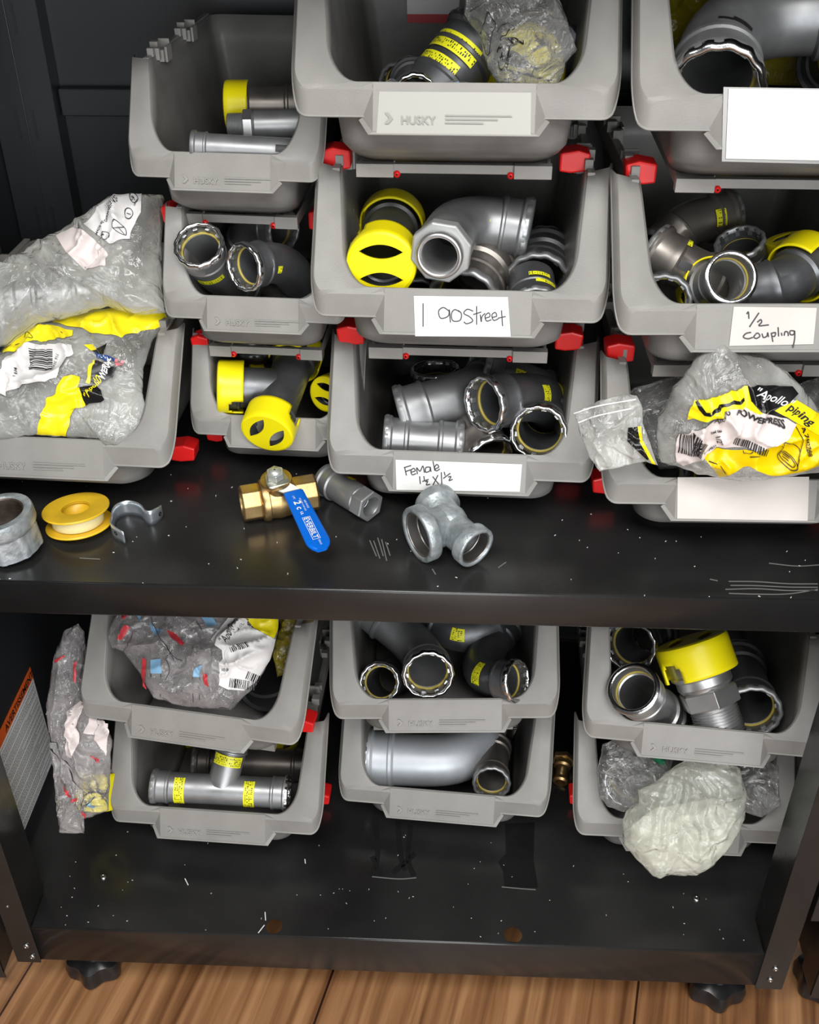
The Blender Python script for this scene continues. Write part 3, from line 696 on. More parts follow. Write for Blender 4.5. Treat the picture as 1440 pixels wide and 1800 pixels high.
def make_bin(name, W, H, D, zl, s, sc, P):
    g = bin_geo(W, H, D, zl, s, sc); root = thing(name, 'x', 'storage bin')
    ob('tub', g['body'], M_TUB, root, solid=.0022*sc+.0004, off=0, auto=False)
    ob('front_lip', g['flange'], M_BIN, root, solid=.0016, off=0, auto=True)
    for r_ in g['rails']: ob('stacking_rail', r_, M_BIN, root, bevel=.0006)
    for r_ in g['hooks']: ob('stacking_hook', r_, M_BIN, root, bevel=.0005)
    ob('label_holder', g['holder'], M_BIN, root, solid=.0012, off=0)
    for sg in (1, -1):
        mb = MB(); x0 = .106*W/.2775*sg; x1 = .140*W/.2775*sg
        pts = [(.101*sg, .0135), (.101*sg, -.004), (.112*sg, -.0055), (.1285*sg, -.0035), (.1305*sg, .013), (.118*sg, .0165)]
        pts = [(a*W/.2775, b__) for a, b__ in pts]
        mb.prism([Vector((a, s+.010*sc, b__)) for a, b__ in pts], (0, .024*sc, 0)); ob('red_clip', mb, M_RED, root, world=False, bevel=.002)
    return root, g
def copy_tree(o, parent=None):
    skip = ('stacking_runner', 'raised_lettering', 'paper_label', 'label_sleeve')
    c = o.copy(); COL.objects.link(c); c.parent = parent; XF[c.name] = XF[o.name]
    for ch in list(o.children):
        if not ch.name.startswith(skip): copy_tree(ch, c)
    return c
BIG, GB = make_bin('storage_bin', .2775, .1653, .345, .0525, .0816, 1, .1808)
SMALL, GS = make_bin('storage_bin', .1885, .1430, .275, .0470, .050, .80, .1435)
used = set()
def emboss(root, g, sc):
    TL, TR, BR, BL = g['panel']; up = (TL-BL).normalized(); O = BL+up*.007*sc+Vector((.010*sc, -.0018, .0006)); mb = MB()
    vs, fs = text_mb('HUSKY', .0095*sc, .00015); ax = Vector((.014*sc, 0, 0))
    mb.add([O+ax+Vector((v.x, 0, 0))+up*v.y for v in vs], fs, False)
    ch = [(0, .0), (.004, .0045), (0, .009), (.0035, .009), (.0075, .0045), (.0035, 0)]
    mb.add([O+Vector((x*sc, 0, 0))+up*z*sc for x, z in ch], [(0, 1, 4, 5), (1, 2, 3, 4)], False)
    for j in range(3):
        x0, x1, v0 = O.x+.052*sc, O.x+(.085+.012*j)*sc, (.0008+.0030*j)*sc
        mb.add([Vector((x, O.y, O.z))+up*v for x, v in ((x0, v0), (x1, v0), (x1, v0+.0010*sc), (x0, v0+.0010*sc))], [(0, 1, 2, 3)], False)
    return ob('raised_lettering', mb, M_EMB, root, world=False)
EMB = {}
BINS = {}
def place_bin(key, small, x, y, yaw, z, label, group=None, runner=True, D=0):
    src, g, sc = (SMALL, GS, .8) if small else (BIG, GB, 1)
    if small in used: r = copy_tree(src)
    else: r = src; used.add(small)
    r['group'] = 'small grey storage bins' if small else 'large grey storage bins'; r.location = (x, y, z); r.rotation_euler = (0, 0, radians(yaw)); r['label'] = label
    X = (Matrix.Translation(Vector((x, y, z))) @ Matrix.Rotation(radians(yaw), 4, 'Z')).inverted()
    XF[r.name] = X
    for ch in r.children:
        if ch.name.startswith('red_clip'): ch.location.z = -.018 if runner else .007; ch.location.x = 0 if runner else (.008 if ch.data.vertices[0].co.x > 0 else -.008)
        if ch.name.startswith('red_clip') and runner: ch.location.y = -.004
    if runner:
        W = .2775 if not small else .1885; q = W/.2775
        mb = MB().box(-.090*q, .090*q, .046*sc, .052*sc, -.0120, -.0035).box(-.091*q, -.056*q, .042*sc, .052*sc, -.0150, -.0025).box(.056*q, .091*q, .042*sc, .052*sc, -.0150, -.0025)
        for x_ in (-.089, -.058, .056, .087): mb.box(x_*q, (x_+.003)*q, .052*sc, .24*sc, -.013, -.0025)
        ru = ob('stacking_runner', mb, M_BIN, r, world=False, bevel=.0004)
        for x_ in (-.053, .053): n_ = MB(); lathe(n_, Vector((x_*q, .046*sc, -.0125)), (0, -1, 0), [(-.004, .0032), (.002, .0032), (.003, .001)], 12); ob('red_catch', n_, M_RED, ru, world=False)
    BINS[key] = dict(root=r, x=x, y=y, yaw=radians(yaw), z=z, X=X, g=g, sc=sc); return r
P1, PS, P2 = .1808, .1435, .1808
place_bin('B2', 0, .5115, .1706, -.8, ZB+2*P1, 'large grey bin at the top centre holding a bagged yellow-capped fitting')
place_bin('B5', 0, .5186, .1601, -1.6, ZB+P1-.003, 'large grey bin with paper label handwritten 1 90 Street')
place_bin('B8', 0, .5245, .1666, -1.8, ZB-.007, 'large grey bin with paper label handwritten Female 1 1/2 x 1 1/2', runner=False)
place_bin('B3', 0, .8011, .1322, -.5, ZB+2*P1+.0015, 'large grey bin with blank white plastic label, top right, holding one big grey elbow')
place_bin('B6', 0, .8042, .1273, 2.0, ZB+P1+.0016, 'large grey bin with paper label handwritten 1/2 coupling')
place_bin('B9', 0, .8101, .118, .8, ZB-.001, 'large grey bin with blank pinkish paper label, heaped with printed plastic bags', runner=False)
place_bin('B10', 0, .0800, .168, -2.4, ZB+.001, 'large grey bin at the left end of the middle shelf, filled with plastic bags', runner=False)
place_bin('C1', 0, .2036, .1204, -8.1, P2+.004, 'grey bin turned askew at upper left, holding a bag printed red and blue')
place_bin('C2', 0, .2153, .12, -2.5, .004, 'grey bin on the bottom shelf at left holding a steel tee with yellow stickers', runner=False)
place_bin('C3', 0, .5147, .1598, 2.6, P2-.003, 'grey middle bin just under the black middle shelf, holding elbows with bright rings')
place_bin('C4', 0, .5133, .1664, -3.9, 0, 'grey bin in the middle of the bottom shelf holding a large silvery elbow', runner=False)
place_bin('C5', 0, .8210, .121, -4.9, P2, 'grey bin just under the middle shelf holding a yellow-capped threaded adapter')
place_bin('C6', 0, .8260, .1264, -1.0, .003, 'grey bin on the bottom shelf with a whitish bag hanging over its front', runner=False)
place_bin('B1', 1, .2896, .2463, -4.3, ZB+2*PS, 'small grey bin at the top of the left stack, its stacking hooks showing')
place_bin('B4', 1, .3106, .2228, -3.2, ZB+PS+.0057, 'small grey bin in the middle of the left stack, holding two open ringed elbows')
place_bin('B7', 1, .319, .2335, -3.1, ZB+.003, 'small grey bin, lowest of its stack, holding a tee with three yellow caps', runner=False)
for k_ in ('B2', 'B1', 'B4', 'C1', 'C2', 'C3', 'C4', 'C5', 'B10'):
    B = BINS[k_]; emboss(B['root'], B['g'], B['sc'])
def pmap(key, lift=.0014):
    B = BINS[key]; TL, TR, BR, BL = B['g']['panel']; Xi = B['X'].inverted(); n = ((TR-TL).cross(TL-BL)).normalized()
    if n.y > 0: n = -n
    p0 = Xi @ (TL+n*lift); nn = Xi.to_3x3() @ n
    return lambda x, y: atp(x, y, p0, nn)
def paper(key, quad, m, name='paper_label', lift=.0012, th=.0005):
    f = pmap(key, lift); mb = MB(); vs, fs = subpoly([quad], 30); mb.add([f(v.x, v.y) for v in vs], fs, False); return ob(name, mb, m, BINS[key]['root'], solid=th, off=0)
def write(key, strokes, w, parent, m=M_PEN, lift=.0019):
    f = pmap(key, lift); mb = MB()
    for s_ in strokes: ribbon(mb, s_, f, w)
    return ob('handwriting', mb, m, parent)

# ------------------------------------------------------------------ paper labels with handwriting
def sc_(k, ox, oy): return lambda L: [[(x/k+ox, y/k+oy) for x, y in s_] for s_ in L]
c6, c7, c8 = sc_(2.667, 550, 280), sc_(2.939, 570, 580), sc_(3.273, 1000, 290)
pl = paper('B5', [(727.5, 520), (893, 522), (898, 592), (730, 591)], M_PAPER)
write('B5', c6([[(517, 675), (517, 785)], [(640, 712), (612, 695), (590, 712), (600, 745), (635, 735), (640, 705), (645, 765)],
 [(690, 715), (665, 705), (650, 725), (657, 757), (690, 755), (697, 725), (682, 708)], [(752, 712), (725, 703), (708, 722), (735, 738), (750, 758), (722, 771), (708, 762)],
 [(768, 688), (768, 775)], [(752, 728), (790, 716)], [(785, 728), (790, 762), (793, 738), (808, 722)], [(808, 745), (830, 737), (825, 720), (808, 735), (815, 758), (838, 752)],
 [(840, 742), (862, 735), (855, 718), (840, 730), (848, 755), (870, 748)], [(885, 708), (890, 782)], [(868, 745), (905, 737)]]), 1.9, pl)
pl = paper('B8', [(695.5, 808), (918, 816), (914, 864.5), (697, 861)], M_PAPER)
write('B8', c7([[(415, 708), (425, 752)], [(412, 712), (450, 700)], [(420, 732), (448, 722)], [(450, 735), (470, 728), (462, 715), (448, 728), (455, 748), (475, 742)],
 [(482, 745), (478, 712), (495, 730), (510, 703), (518, 738)], [(545, 708), (525, 712), (525, 735), (545, 728), (548, 708), (552, 733)], [(562, 678), (572, 728)],
 [(575, 718), (592, 708), (582, 695), (570, 712), (580, 728), (598, 718)], [(493, 756), (497, 796)], [(515, 755), (518, 776)], [(507, 783), (540, 772)], [(522, 785), (535, 782), (528, 800), (547, 797)],
 [(560, 757), (592, 797)], [(588, 750), (562, 802)], [(605, 735), (608, 797)], [(620, 733), (625, 753)], [(615, 768), (652, 740)], [(640, 760), (655, 758), (645, 778), (664, 772)]]), 2.0, pl)
pl = paper('B6', [(1290, 539), (1436, 541), (1430, 605), (1282, 608)], M_PAPERW)
write('B6', c8([[(1024, 858), (1034, 846), (1037, 885)], [(1095, 850), (1040, 932)], [(1085, 905), (1105, 890), (1110, 905), (1095, 925), (1152, 920)], [(1050, 963), (1020, 970), (1005, 990), (1030, 1000), (1060, 992)],
 [(1075, 975), (1065, 990), (1080, 998), (1100, 985), (1090, 968), (1075, 972)], [(1112, 970), (1120, 992), (1140, 985), (1145, 965), (1150, 990)], [(1165, 965), (1175, 1018)], [(1168, 968), (1190, 965), (1185, 985), (1170, 986)],
 [(1205, 933), (1208, 986)], [(1224, 965), (1227, 983)], [(1240, 982), (1245, 960), (1260, 962), (1264, 984)], [(1300, 955), (1275, 955), (1275, 975), (1295, 975), (1300, 955), (1300, 1000), (1290, 1052)]]), 2.4, pl)
paper('B9', [(1191.5, 839), (1422.5, 838), (1420, 915.5), (1190.5, 911.5)], M_PAPERW)
pl = paper('B3', [(1272, 153), (1590, 158), (1588, 292), (1269, 284)], mat('clear_label_sleeve', (.16, .16, .155), .15), 'label_sleeve')
M_LAM = mat('glossy_white_label', (.49, .50, .48), .22, var=.03)
paper('B3', [(1281, 156), (1582, 160), (1581, 285), (1276, 279)], M_LAM, 'blank_label', .0022)
M_TAPE = mat('yellowed_tape', (.36, .355, .32), .3, spec=.4)
paper('B2', [(667, 161), (934, 163), (933, 238), (662, 234)], M_TAPE, 'tape_strip', .0006, .0002)
B = BINS['B2']; yb2 = B['y']+.345-.014
q = [at(px, py, Y=yb2) for px, py in ((714, -60), (813, -60), (806, 26), (716, 26))]
lb = ob('back_label', MB().add(q, [(0, 1, 2, 3)], False), M_PAPER, B['root'], solid=.0005)
ob('red_stripe', MB().add([at(px, py, Y=yb2-.0006) for px, py in ((716, 25), (806, 25), (803, 41), (717, 40))], [(0, 1, 2, 3)], False), F_RED, lb, solid=.0004)

# ------------------------------------------------------------------ fittings in the bins
GR = {'press_coupling': 'steel press couplings', 'press_elbow': 'steel press elbows', 'capped_coupling': 'yellow-capped couplings', 'threaded_adapter': 'threaded adapters', 'press_tee': 'steel press tees', 'pipe_coupling': 'smooth couplings'}
_fit = fitting
def fitting(name, *a, **k):
    return _fit(name, *a, group=GR.get(name), **k)
def A(k, px, py, yl): return at(px, py, Y=BINS[k]['y']+yl)
PC = 'pipe coupling'; EL = 'pipe elbow'
# bin "1 90 street"
fitting('capped_coupling', 'black end-on coupling with bright yellow slotted caps in the 1 90 Street bin', [A('B5', 671, 464, .028), A('B5', 691, 388, .150)], .0275, M_STEELD, category=PC, caps=(1, 1), ring=(0, 0), croll=.05)
fitting('street_elbow', 'grey elbow with a pale hex nut facing out, in the 1 90 Street bin', [A('B5', 777, 440, .025), A('B5', 806, 382, .125), A('B5', 930, 404, .115)], .0285, M_STEELM, ends=('plain', 'press'), category=EL, ring=(0, 2))
r_ = bpy.data.objects[[o.name for o in bpy.data.objects if o.name.startswith('street_elbow')][-1]]
Q = A('B5', 777, 440, .022); wq = (A('B5', 777, 440, .025)-A('B5', 806, 382, .125)).normalized()
mb = MB(); hexa(mb, Q, wq, -.006, .008, .0300, .0195, rot=.5, n=8); ob('hex_nut', mb, mat('pale_cast_nut', (.42, .43, .42), .5, metal=.5), r_, bevel=.001)
mb = MB(); lathe(mb, Q, wq, [(.004, .0225), (.016, .0220), (.018, .0205), (.017, .0175), (.0, .0165), (-.06, .0165)], 48); ob('nut_collar', mb, M_SATIN, r_)
P_ = Path([A('B5', 806, 382, .125), A('B5', 930, 404, .115)]); sticker(r_, P_, .022, .0125, .0290, .55, .75)
fitting('press_coupling', 'brown-grey coupling with open mouth forward under the pale hex nut', [A('B5', 815, 535, .03), A('B5', 850, 462, .12)], .034, M_STEELB, category=PC, stick=[(.45, .012, -.9, .5)], bright=False)
fitting('press_coupling', 'wide dark open-mouthed coupling at right in the 1 90 Street bin', [A('B5', 946, 503, .075), A('B5', 958, 452, .16)], .0315, M_STEELD, category=PC, bright=False)
fitting('blanking_fitting', 'small domed dark end fitting with two yellow stickers, in front of the wide open coupling', [A('B5', 940, 545, .02), A('B5', 934, 490, .065)], .0245, M_STEELD, ends=('press', 'stub'), category='pipe fitting', ring=(2, 0), stick=[(.50, .005, .25, .9), (.28, .005, .5, .9)])
fitting('press_coupling', 'small dark coupling low beside the yellow-capped one in the 1 90 Street bin', [A('B5', 735, 525, .05), A('B5', 712, 470, .13)], .019, M_STEELD, category=PC, bright=False)
# bin "Female"
fitting('press_coupling', 'short coupling standing on end at the back left of the Female bin, ring upwards', [A('B8', 765, 648, .16), A('B8', 768, 705, .155)], .0262, M_STEELD, category=PC)
fitting('press_elbow', 'large brushed grey elbow with its mouth turned left, in the Female bin', [A('B8', 704, 727, .075), A('B8', 800, 700, .085), A('B8', 870, 668, .15)], .0285, M_STEELM, category=EL, bright=False)
fitting('press_coupling', 'grey coupling lying flat at the lower left in the Female bin', [A('B8', 676, 772, .045), A('B8', 812, 782, .045)], .0245, M_STEELM, category=PC, bright=False)
fitting('press_elbow', 'elbow with a bright ring turned left and two yellow stickers, centre of the Female bin', [A('B8', 850, 711, .035), A('B8', 950, 688, .085), A('B8', 985, 745, .17)], .0285, M_STEELD, category=EL, stick=[(.30, .011, .35, 1.1), (.47, .011, .2, 1.3)])
fitting('press_coupling', 'long coupling with two yellow stickers lying at the back right of the Female bin', [A('B8', 838, 642, .135), A('B8', 985, 695, .16)], .0235, M_STEELM, category=PC, stick=[(.34, .013, .2, 1.2), (.66, .013, .2, 1.2)], bright=False)
fitting('press_coupling', 'coupling with a bright scalloped ring facing out, right front of the Female bin', [A('B8', 947, 762, .02), A('B8', 960, 722, .11)], .0280, M_STEELD, category=PC)
fitting('press_elbow', 'elbow with its mouth half hidden behind the lip of the Female bin', [A('B8', 862, 808, .02), A('B8', 826, 752, .07), A('B8', 850, 735, .14)], .0275, M_STEELB, category=EL, ring=(1, 2))
# top centre bin
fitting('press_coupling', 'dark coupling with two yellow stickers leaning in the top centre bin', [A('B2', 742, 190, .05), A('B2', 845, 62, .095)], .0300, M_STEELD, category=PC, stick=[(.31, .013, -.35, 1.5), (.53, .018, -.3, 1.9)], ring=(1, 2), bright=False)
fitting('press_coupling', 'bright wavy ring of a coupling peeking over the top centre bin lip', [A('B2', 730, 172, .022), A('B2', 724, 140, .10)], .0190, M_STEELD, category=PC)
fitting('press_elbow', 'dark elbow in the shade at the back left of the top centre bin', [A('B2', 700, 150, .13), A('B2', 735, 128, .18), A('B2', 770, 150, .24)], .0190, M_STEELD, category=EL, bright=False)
fitting('capped_coupling', 'yellow-capped dark coupling wrapped in a clear bag in the top centre bin', [A('B2', 905, 128, .08), A('B2', 985, 88, .13)], .0290, M_STEELD, category=PC, caps=(1, 0), ring=(0, 1))
# top right bin
fitting('press_elbow', 'very large grey elbow filling the top right bin, open mouth forward', [A('B3', 1258, 158, .03), A('B3', 1262, 22, .155), A('B3', 1520, 26, .13)], .0375, M_STEELM, category=EL, mk=[(.235, .006, .35, .55), (.232, .003, -.1, .35)])
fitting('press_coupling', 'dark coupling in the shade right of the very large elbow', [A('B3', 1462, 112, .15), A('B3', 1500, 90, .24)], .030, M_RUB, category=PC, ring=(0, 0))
# small top left bin
fitting('threaded_adapter', 'narrow grey coupling lying lowest in the top left small bin', [A('B1', 338, 258, .018), A('B1', 545, 270, .02)], .0145, M_STEELM, category='pipe adapter', ends=('press', 'press'), ring=(0, 0), stick=[(.22, .022, 1.35, .5)], mk=[(.72, .012, .1, .5)])
fitting('threaded_adapter', 'adapter with male thread and hex, lying behind the narrow coupling in the top left bin', [A('B1', 401, 222, .06), A('B1', 560, 218, .065)], .0160, M_STEELM, category='pipe adapter', ends=('male', 'press'), ring=(0, 0))
fitting('capped_coupling', 'dark coupling with a deep yellow cap at the back of the top left bin', [A('B1', 404, 186, .115), A('B1', 540, 186, .12)], .0205, M_STEELB, category=PC, caps=(1, 0), ring=(0, 0))
# small middle bin
fitting('press_elbow', 'elbow with its open ringed mouth facing out, left in the small middle bin', [A('B4', 349, 430, .02), A('B4', 372, 478, .055), A('B4', 425, 500, .12)], .0235, M_STEELM, category=EL, stick=[(.26, .008, -.1, 1.3)])
fitting('press_elbow', 'black elbow with bright castellated ring, front centre of the small middle bin', [A('B4', 428, 470, .005), A('B4', 505, 452, .055), A('B4', 535, 520, .09)], .0225, M_STEELD, category=EL, stick=[(.22, .006, .9, .35)])
fitting('press_elbow', 'pale-ended elbow lying at the back of the small middle bin', [A('B4', 500, 405, .10), A('B4', 440, 395, .13), A('B4', 425, 440, .15)], .0215, M_STEELM, category=EL, bright=False)
# small lower bin
t_ = fitting('capped_tee', 'black tee with three bright yellow caps leaning out of the small lower bin', [A('B7', 526, 614, .10), A('B7', 471, 757, -.02)], .0242, M_STEELD, category='pipe tee', caps=(1, 1, 1), ring=(0, 0), branch=A('B7', 390, 680, .03), croll=.35)
fitting('press_coupling', 'dark coupling standing on end at the back of the small lower bin', [A('B7', 445, 612, .12), A('B7', 447, 650, .118)], .0215, M_STEELB, category=PC, bright=False)
fitting('capped_coupling', 'coupling with a yellow slotted cap at the right of the small lower bin', [A('B7', 574, 692, .05), A('B7', 620, 672, .1)], .0170, M_STEELD, category=PC, caps=(1, 0), ring=(0, 0))
fitting('capped_coupling', 'mostly hidden coupling in a yellow cap behind the three-capped tee', [A('B7', 440, 660, .10), A('B7', 500, 655, .12)], .0135, M_STEELD, category=PC, caps=(1, 0), ring=(0, 0), croll=1.2)
# bin "1/2 coupling"
fitting('capped_coupling', 'coupling with a thick whitish rim facing out and a yellow cap behind it', [A('B6', 1286, 487, .02), A('B6', 1240, 512, .075)], .0235, M_STEELM, category=PC, ends=('lip', 'press'), caps=(0, 1), ring=(0, 0))
fitting('press_elbow', 'brown-grey elbow curving at the left in the coupling bin', [A('B6', 1150, 438, .10), A('B6', 1200, 470, .08), A('B6', 1275, 500, .10)], .0245, M_STEELB, category=EL, ring=(2, 2), mk=[(.3, .008, .3, .35)], stick=[(.25, .007, -.8, .5)])
fitting('press_elbow', 'brown-grey elbow reaching back to the right, behind the curved one in the coupling bin', [A('B6', 1285, 378, .19), A('B6', 1200, 392, .17), A('B6', 1165, 440, .15)], .0245, M_STEELB, category=EL, ring=(2, 2), stick=[(.22, .012, -.3, .7)])
fitting('capped_elbow', 'black elbow with a notched yellow cap at the right of the coupling bin', [A('B6', 1425, 458, .085), A('B6', 1375, 505, .05), A('B6', 1310, 512, .06)], .0255, M_STEELD, category=EL, caps=(1, 0), ring=(0, 2), croll=2.4)
fitting('press_coupling', 'dark coupling standing behind the white-rimmed one in the coupling bin', [A('B6', 1300, 425, .11), A('B6', 1310, 480, .12)], .0225, M_STEELD, category=PC, bright=False)
fitting('capped_coupling', 'coupling under an upright dark yellow cap at the back of the coupling bin', [A('B6', 1390, 425, .13), A('B6', 1395, 490, .125)], .0205, M_STEELD, category=PC, caps=(1, 0), ring=(0, 0))
fitting('press_coupling', 'dark open coupling low at the left front of the coupling bin', [A('B6', 1166, 532, .03), A('B6', 1172, 505, .10)], .0245, M_STEELD, category=PC, bright=False)
# bottom bins
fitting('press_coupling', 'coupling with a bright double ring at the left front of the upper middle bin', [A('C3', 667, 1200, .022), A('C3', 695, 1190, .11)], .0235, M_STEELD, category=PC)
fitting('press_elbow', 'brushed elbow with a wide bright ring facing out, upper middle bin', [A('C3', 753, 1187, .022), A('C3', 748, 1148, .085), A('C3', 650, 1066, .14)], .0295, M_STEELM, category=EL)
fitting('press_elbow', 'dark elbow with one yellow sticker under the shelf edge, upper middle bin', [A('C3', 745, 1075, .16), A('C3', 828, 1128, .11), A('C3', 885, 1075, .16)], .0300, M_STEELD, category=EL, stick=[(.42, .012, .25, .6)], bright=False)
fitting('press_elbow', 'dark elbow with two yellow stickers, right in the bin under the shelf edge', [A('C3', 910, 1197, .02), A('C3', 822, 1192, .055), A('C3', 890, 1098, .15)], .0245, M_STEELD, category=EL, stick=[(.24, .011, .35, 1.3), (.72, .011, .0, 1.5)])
fitting('press_elbow', 'large smooth silvery elbow lying in the lower middle bin', [A('C4', 642, 1333, .075), A('C4', 838, 1340, .07), A('C4', 842, 1270, .17)], .0385, M_STEELL, category=EL, mk=[(.16, .007, 1.1, .3)])
fitting('press_coupling', 'slim brown-grey coupling with a yellow sticker standing at the right of the lower middle bin', [A('C4', 906, 1255, .21), A('C4', 905, 1375, .15)], .0190, M_STEELB, category=PC, stick=[(.38, .014, -.15, 1.5)], bright=False)
fitting('press_coupling', 'coupling with thin ring and yellow seal tilted forward in the lower middle bin', [A('C4', 864, 1378, .025), A('C4', 868, 1312, .12)], .0235, M_STEELB, category=PC, bright=False)
fitting('press_tee', 'grey tee with three yellow stickers lying in the lower left bin', [A('C2', 270, 1382, .035), A('C2', 508, 1395, .035)], .0215, M_STEELM, category='pipe tee', ring=(2, 1), branch=A('C2', 412, 1296, .075), stick=[(.17, .014, .1, 2.0), (.68, .014, .1, 2.0)], bend=[(.52, .014, .1, 1.9)])
fitting('press_tee', 'dark tee lying behind the yellow-stickered tee in the lower left bin', [A('C2', 342, 1338, .13), A('C2', 545, 1345, .135)], .0235, M_STEELB, category='pipe tee', ring=(2, 0), branch=A('C2', 455, 1300, .2), bright=False)
fitting('capped_coupling', 'coupling with a yellow cap showing at the back left of the lower left bin', [A('C2', 338, 1300, .19), A('C2', 345, 1260, .25)], .0140, M_STEELD, category=PC, caps=(1, 0), ring=(0, 0))
fitting('capped_coupling', 'coupling with a yellow cap showing at the back right of the lower left bin', [A('C2', 500, 1300, .19), A('C2', 505, 1260, .25)], .0170, M_STEELD, category=PC, caps=(1, 0), ring=(0, 0))
fitting('threaded_adapter', 'big tilted adapter with a yellow cap above and a coarse male thread below', [A('C5', 1270, 1290, .02), A('C5', 1216, 1133, .085)], .0365, M_SATIN, category='pipe adapter', ends=('male', 'press'), caps=(0, 1), ring=(0, 0), croll=.4)
fitting('pipe_coupling', 'steel female coupling with a smooth bright bore, left in the upper right bin', [A('C5', 1113, 1210, .02), A('C5', 1165, 1262, .065)], .0300, M_SATIN, category=PC, ends=('lip', 'press'), ring=(0, 0))
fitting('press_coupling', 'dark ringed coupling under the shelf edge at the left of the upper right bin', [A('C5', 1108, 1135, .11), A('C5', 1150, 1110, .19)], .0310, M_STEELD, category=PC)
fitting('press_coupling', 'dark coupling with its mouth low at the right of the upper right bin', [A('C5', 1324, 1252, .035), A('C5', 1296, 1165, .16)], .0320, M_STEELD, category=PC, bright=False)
fitting('press_coupling', 'dark coupling between the steel coupling and the capped adapter, upper right bin', [A('C5', 1205, 1268, .06), A('C5', 1200, 1200, .14)], .0200, M_STEELD, category=PC, bright=False, stick=[(.3, .008, .1, .6)])
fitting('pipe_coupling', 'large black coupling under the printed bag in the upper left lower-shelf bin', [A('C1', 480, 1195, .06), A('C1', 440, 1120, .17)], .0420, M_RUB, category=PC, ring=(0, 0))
fitting('press_coupling', 'steel ring fitting inside the clear bag at the left of the lower right bin', [A('C6', 1108, 1378, .045), A('C6', 1130, 1330, .13)], .0330, M_STEELM, category=PC)
fitting('press_coupling', 'fitting wrapped in clear film at the right of the lower right bin', [A('C6', 1336, 1395, .05), A('C6', 1330, 1340, .13)], .0200, M_STEELM, category=PC)
fitting('press_coupling', 'dark coupling low at the left front of the bag-filled right bin', [A('B9', 1160, 835, .05), A('B9', 1185, 790, .13)], .0230, M_STEELD, category=PC, bright=False)
fitting('press_coupling', 'dark coupling under the yellow printed bag of the right bin', [A('B9', 1240, 850, .03), A('B9', 1330, 820, .10)], .0240, M_STEELD, category=PC, bright=False, stick=[(.1, .006, .5, 1.2)])
fitting('press_coupling', 'large grey coupling seen through the clear bag at the left end bin', [A('B10', 20, 528, .13), A('B10', 185, 520, .15)], .0300, M_STEELM, category=PC, stick=[], ring=(1, 0), bright=False)
fitting('press_coupling', 'grey coupling seen through the lower bag of the left end bin', [A('B10', 60, 715, .045), A('B10', 215, 730, .05)], .0270, M_STEELM, category=PC, ring=(0, 0), bright=False)
fitting('capped_coupling', 'coupling with a bright yellow notched cap at the bottom of the tall hanging bag', [A('C2', 153, 1412, .02)+Vector((.01, 0, 0)), A('C2', 160, 1345, .05)+Vector((.01, 0, .0))], .0240, M_STEELM, category=PC, caps=(1, 0), ring=(0, 0), clen=1.9)

# ------------------------------------------------------------------ bags
NB = (0, -.76, .65)
def cp(k, ox, oy, L): return [[(x/k+ox, y/k+oy) for x, y in s_] for s_ in L]
def PBag(*a, **k): return Bag(*a, group='plastic bags', **k)
# upper bag of the left end bin
b = PBag('plastic_bag', 'big clear crumpled bag heaped highest at the left end, with a white printed label', [(-110, 520), (-60, 470), (0, 474), (12, 466), (50, 443), (74, 424), (100, 412), (147, 383), (203, 349), (247, 343), (289, 346), (284, 418), (284, 500), (290, 548), (240, 552), (191, 537), (106, 560), (62, 566), (12, 606), (-60, 620), (-120, 600)],
        A('B10', 100, 480, .11), (0, -.72, .70), .040, F_MILKY, seed=1, freq=18, crumple=1.2)
b.film.data.materials[0] = F_MILKY
b.print('bag_label', [[(180, 368), (206, 350), (252, 345), (247, 372), (215, 412), (194, 431), (166, 408), (152, 400)]], F_BAGP, .0012)
b.print('pale_fold', [[(102, 418), (132, 404), (160, 414), (190, 446), (186, 470), (150, 474), (118, 446)]], F_BAGPK, .0008)
b.text('MADE IN GERMANY', 170, 413, 6.2, -52, name='lettering', bold=.12)
b.bars('bar_code', 188, 366, 24, 10, -38, 9)
def circ(x, y, r, n=20): return [(x+r*cos(2*pi*i/n), y+r*sin(2*pi*i/n)) for i in range(n+1)]
b.lines('approval_marks', [circ(207, 398, 8.5), [(201, 392), (213, 404)], [(213, 392), (201, 404)], circ(225, 374, 8), [(221, 372), (229, 376)], circ(238, 352, 6.5), [(236, 349), (239, 355)], circ(187, 416, 7)], 1.2)
b.text('UL', 234, 356, 6, -50, bold=.1); b.text('FM', 181, 419, 5, -50, bold=.1); b.text('LISTED', 238, 364, 4, -55, bold=.1)
# lower bag
b = PBag('plastic_bag', 'clear bag with yellow, black and flag-coloured print at the front of the left bin', [(-130, 700), (-100, 640), (-40, 620), (0, 622), (22, 596), (60, 572), (110, 562), (160, 548), (215, 541), (285, 537), (297, 566), (266, 602), (252, 650), (250, 690), (256, 713), (250, 748), (228, 770), (206, 782), (185, 783), (176, 770), (112, 767), (60, 763), (0, 772), (-80, 778), (-125, 760)],
        A('B10', 120, 700, .035), (0, -.66, .75), .026, F_MILKY, seed=2, freq=20, crumple=1.0)
b.print('yellow_print', [[(88, 567), (150, 549), (212, 542), (284, 539), (296, 562), (270, 576), (212, 592), (184, 589), (120, 574)], [(62, 762), (78, 695), (112, 662), (134, 656), (131, 678), (142, 706), (128, 720), (114, 766)], [(9, 624), (21, 590), (56, 575), (97, 575), (130, 583), (129, 592), (100, 599), (60, 600), (28, 621)]], F_BAGY)
b.print('yellow_edge', [[(163, 632), (168, 635), (151, 668), (145, 667)], [(128, 679), (134, 675), (144, 707), (137, 703)], [(149, 608), (163, 606), (168, 612), (158, 614)]], F_BAGY, .0016)
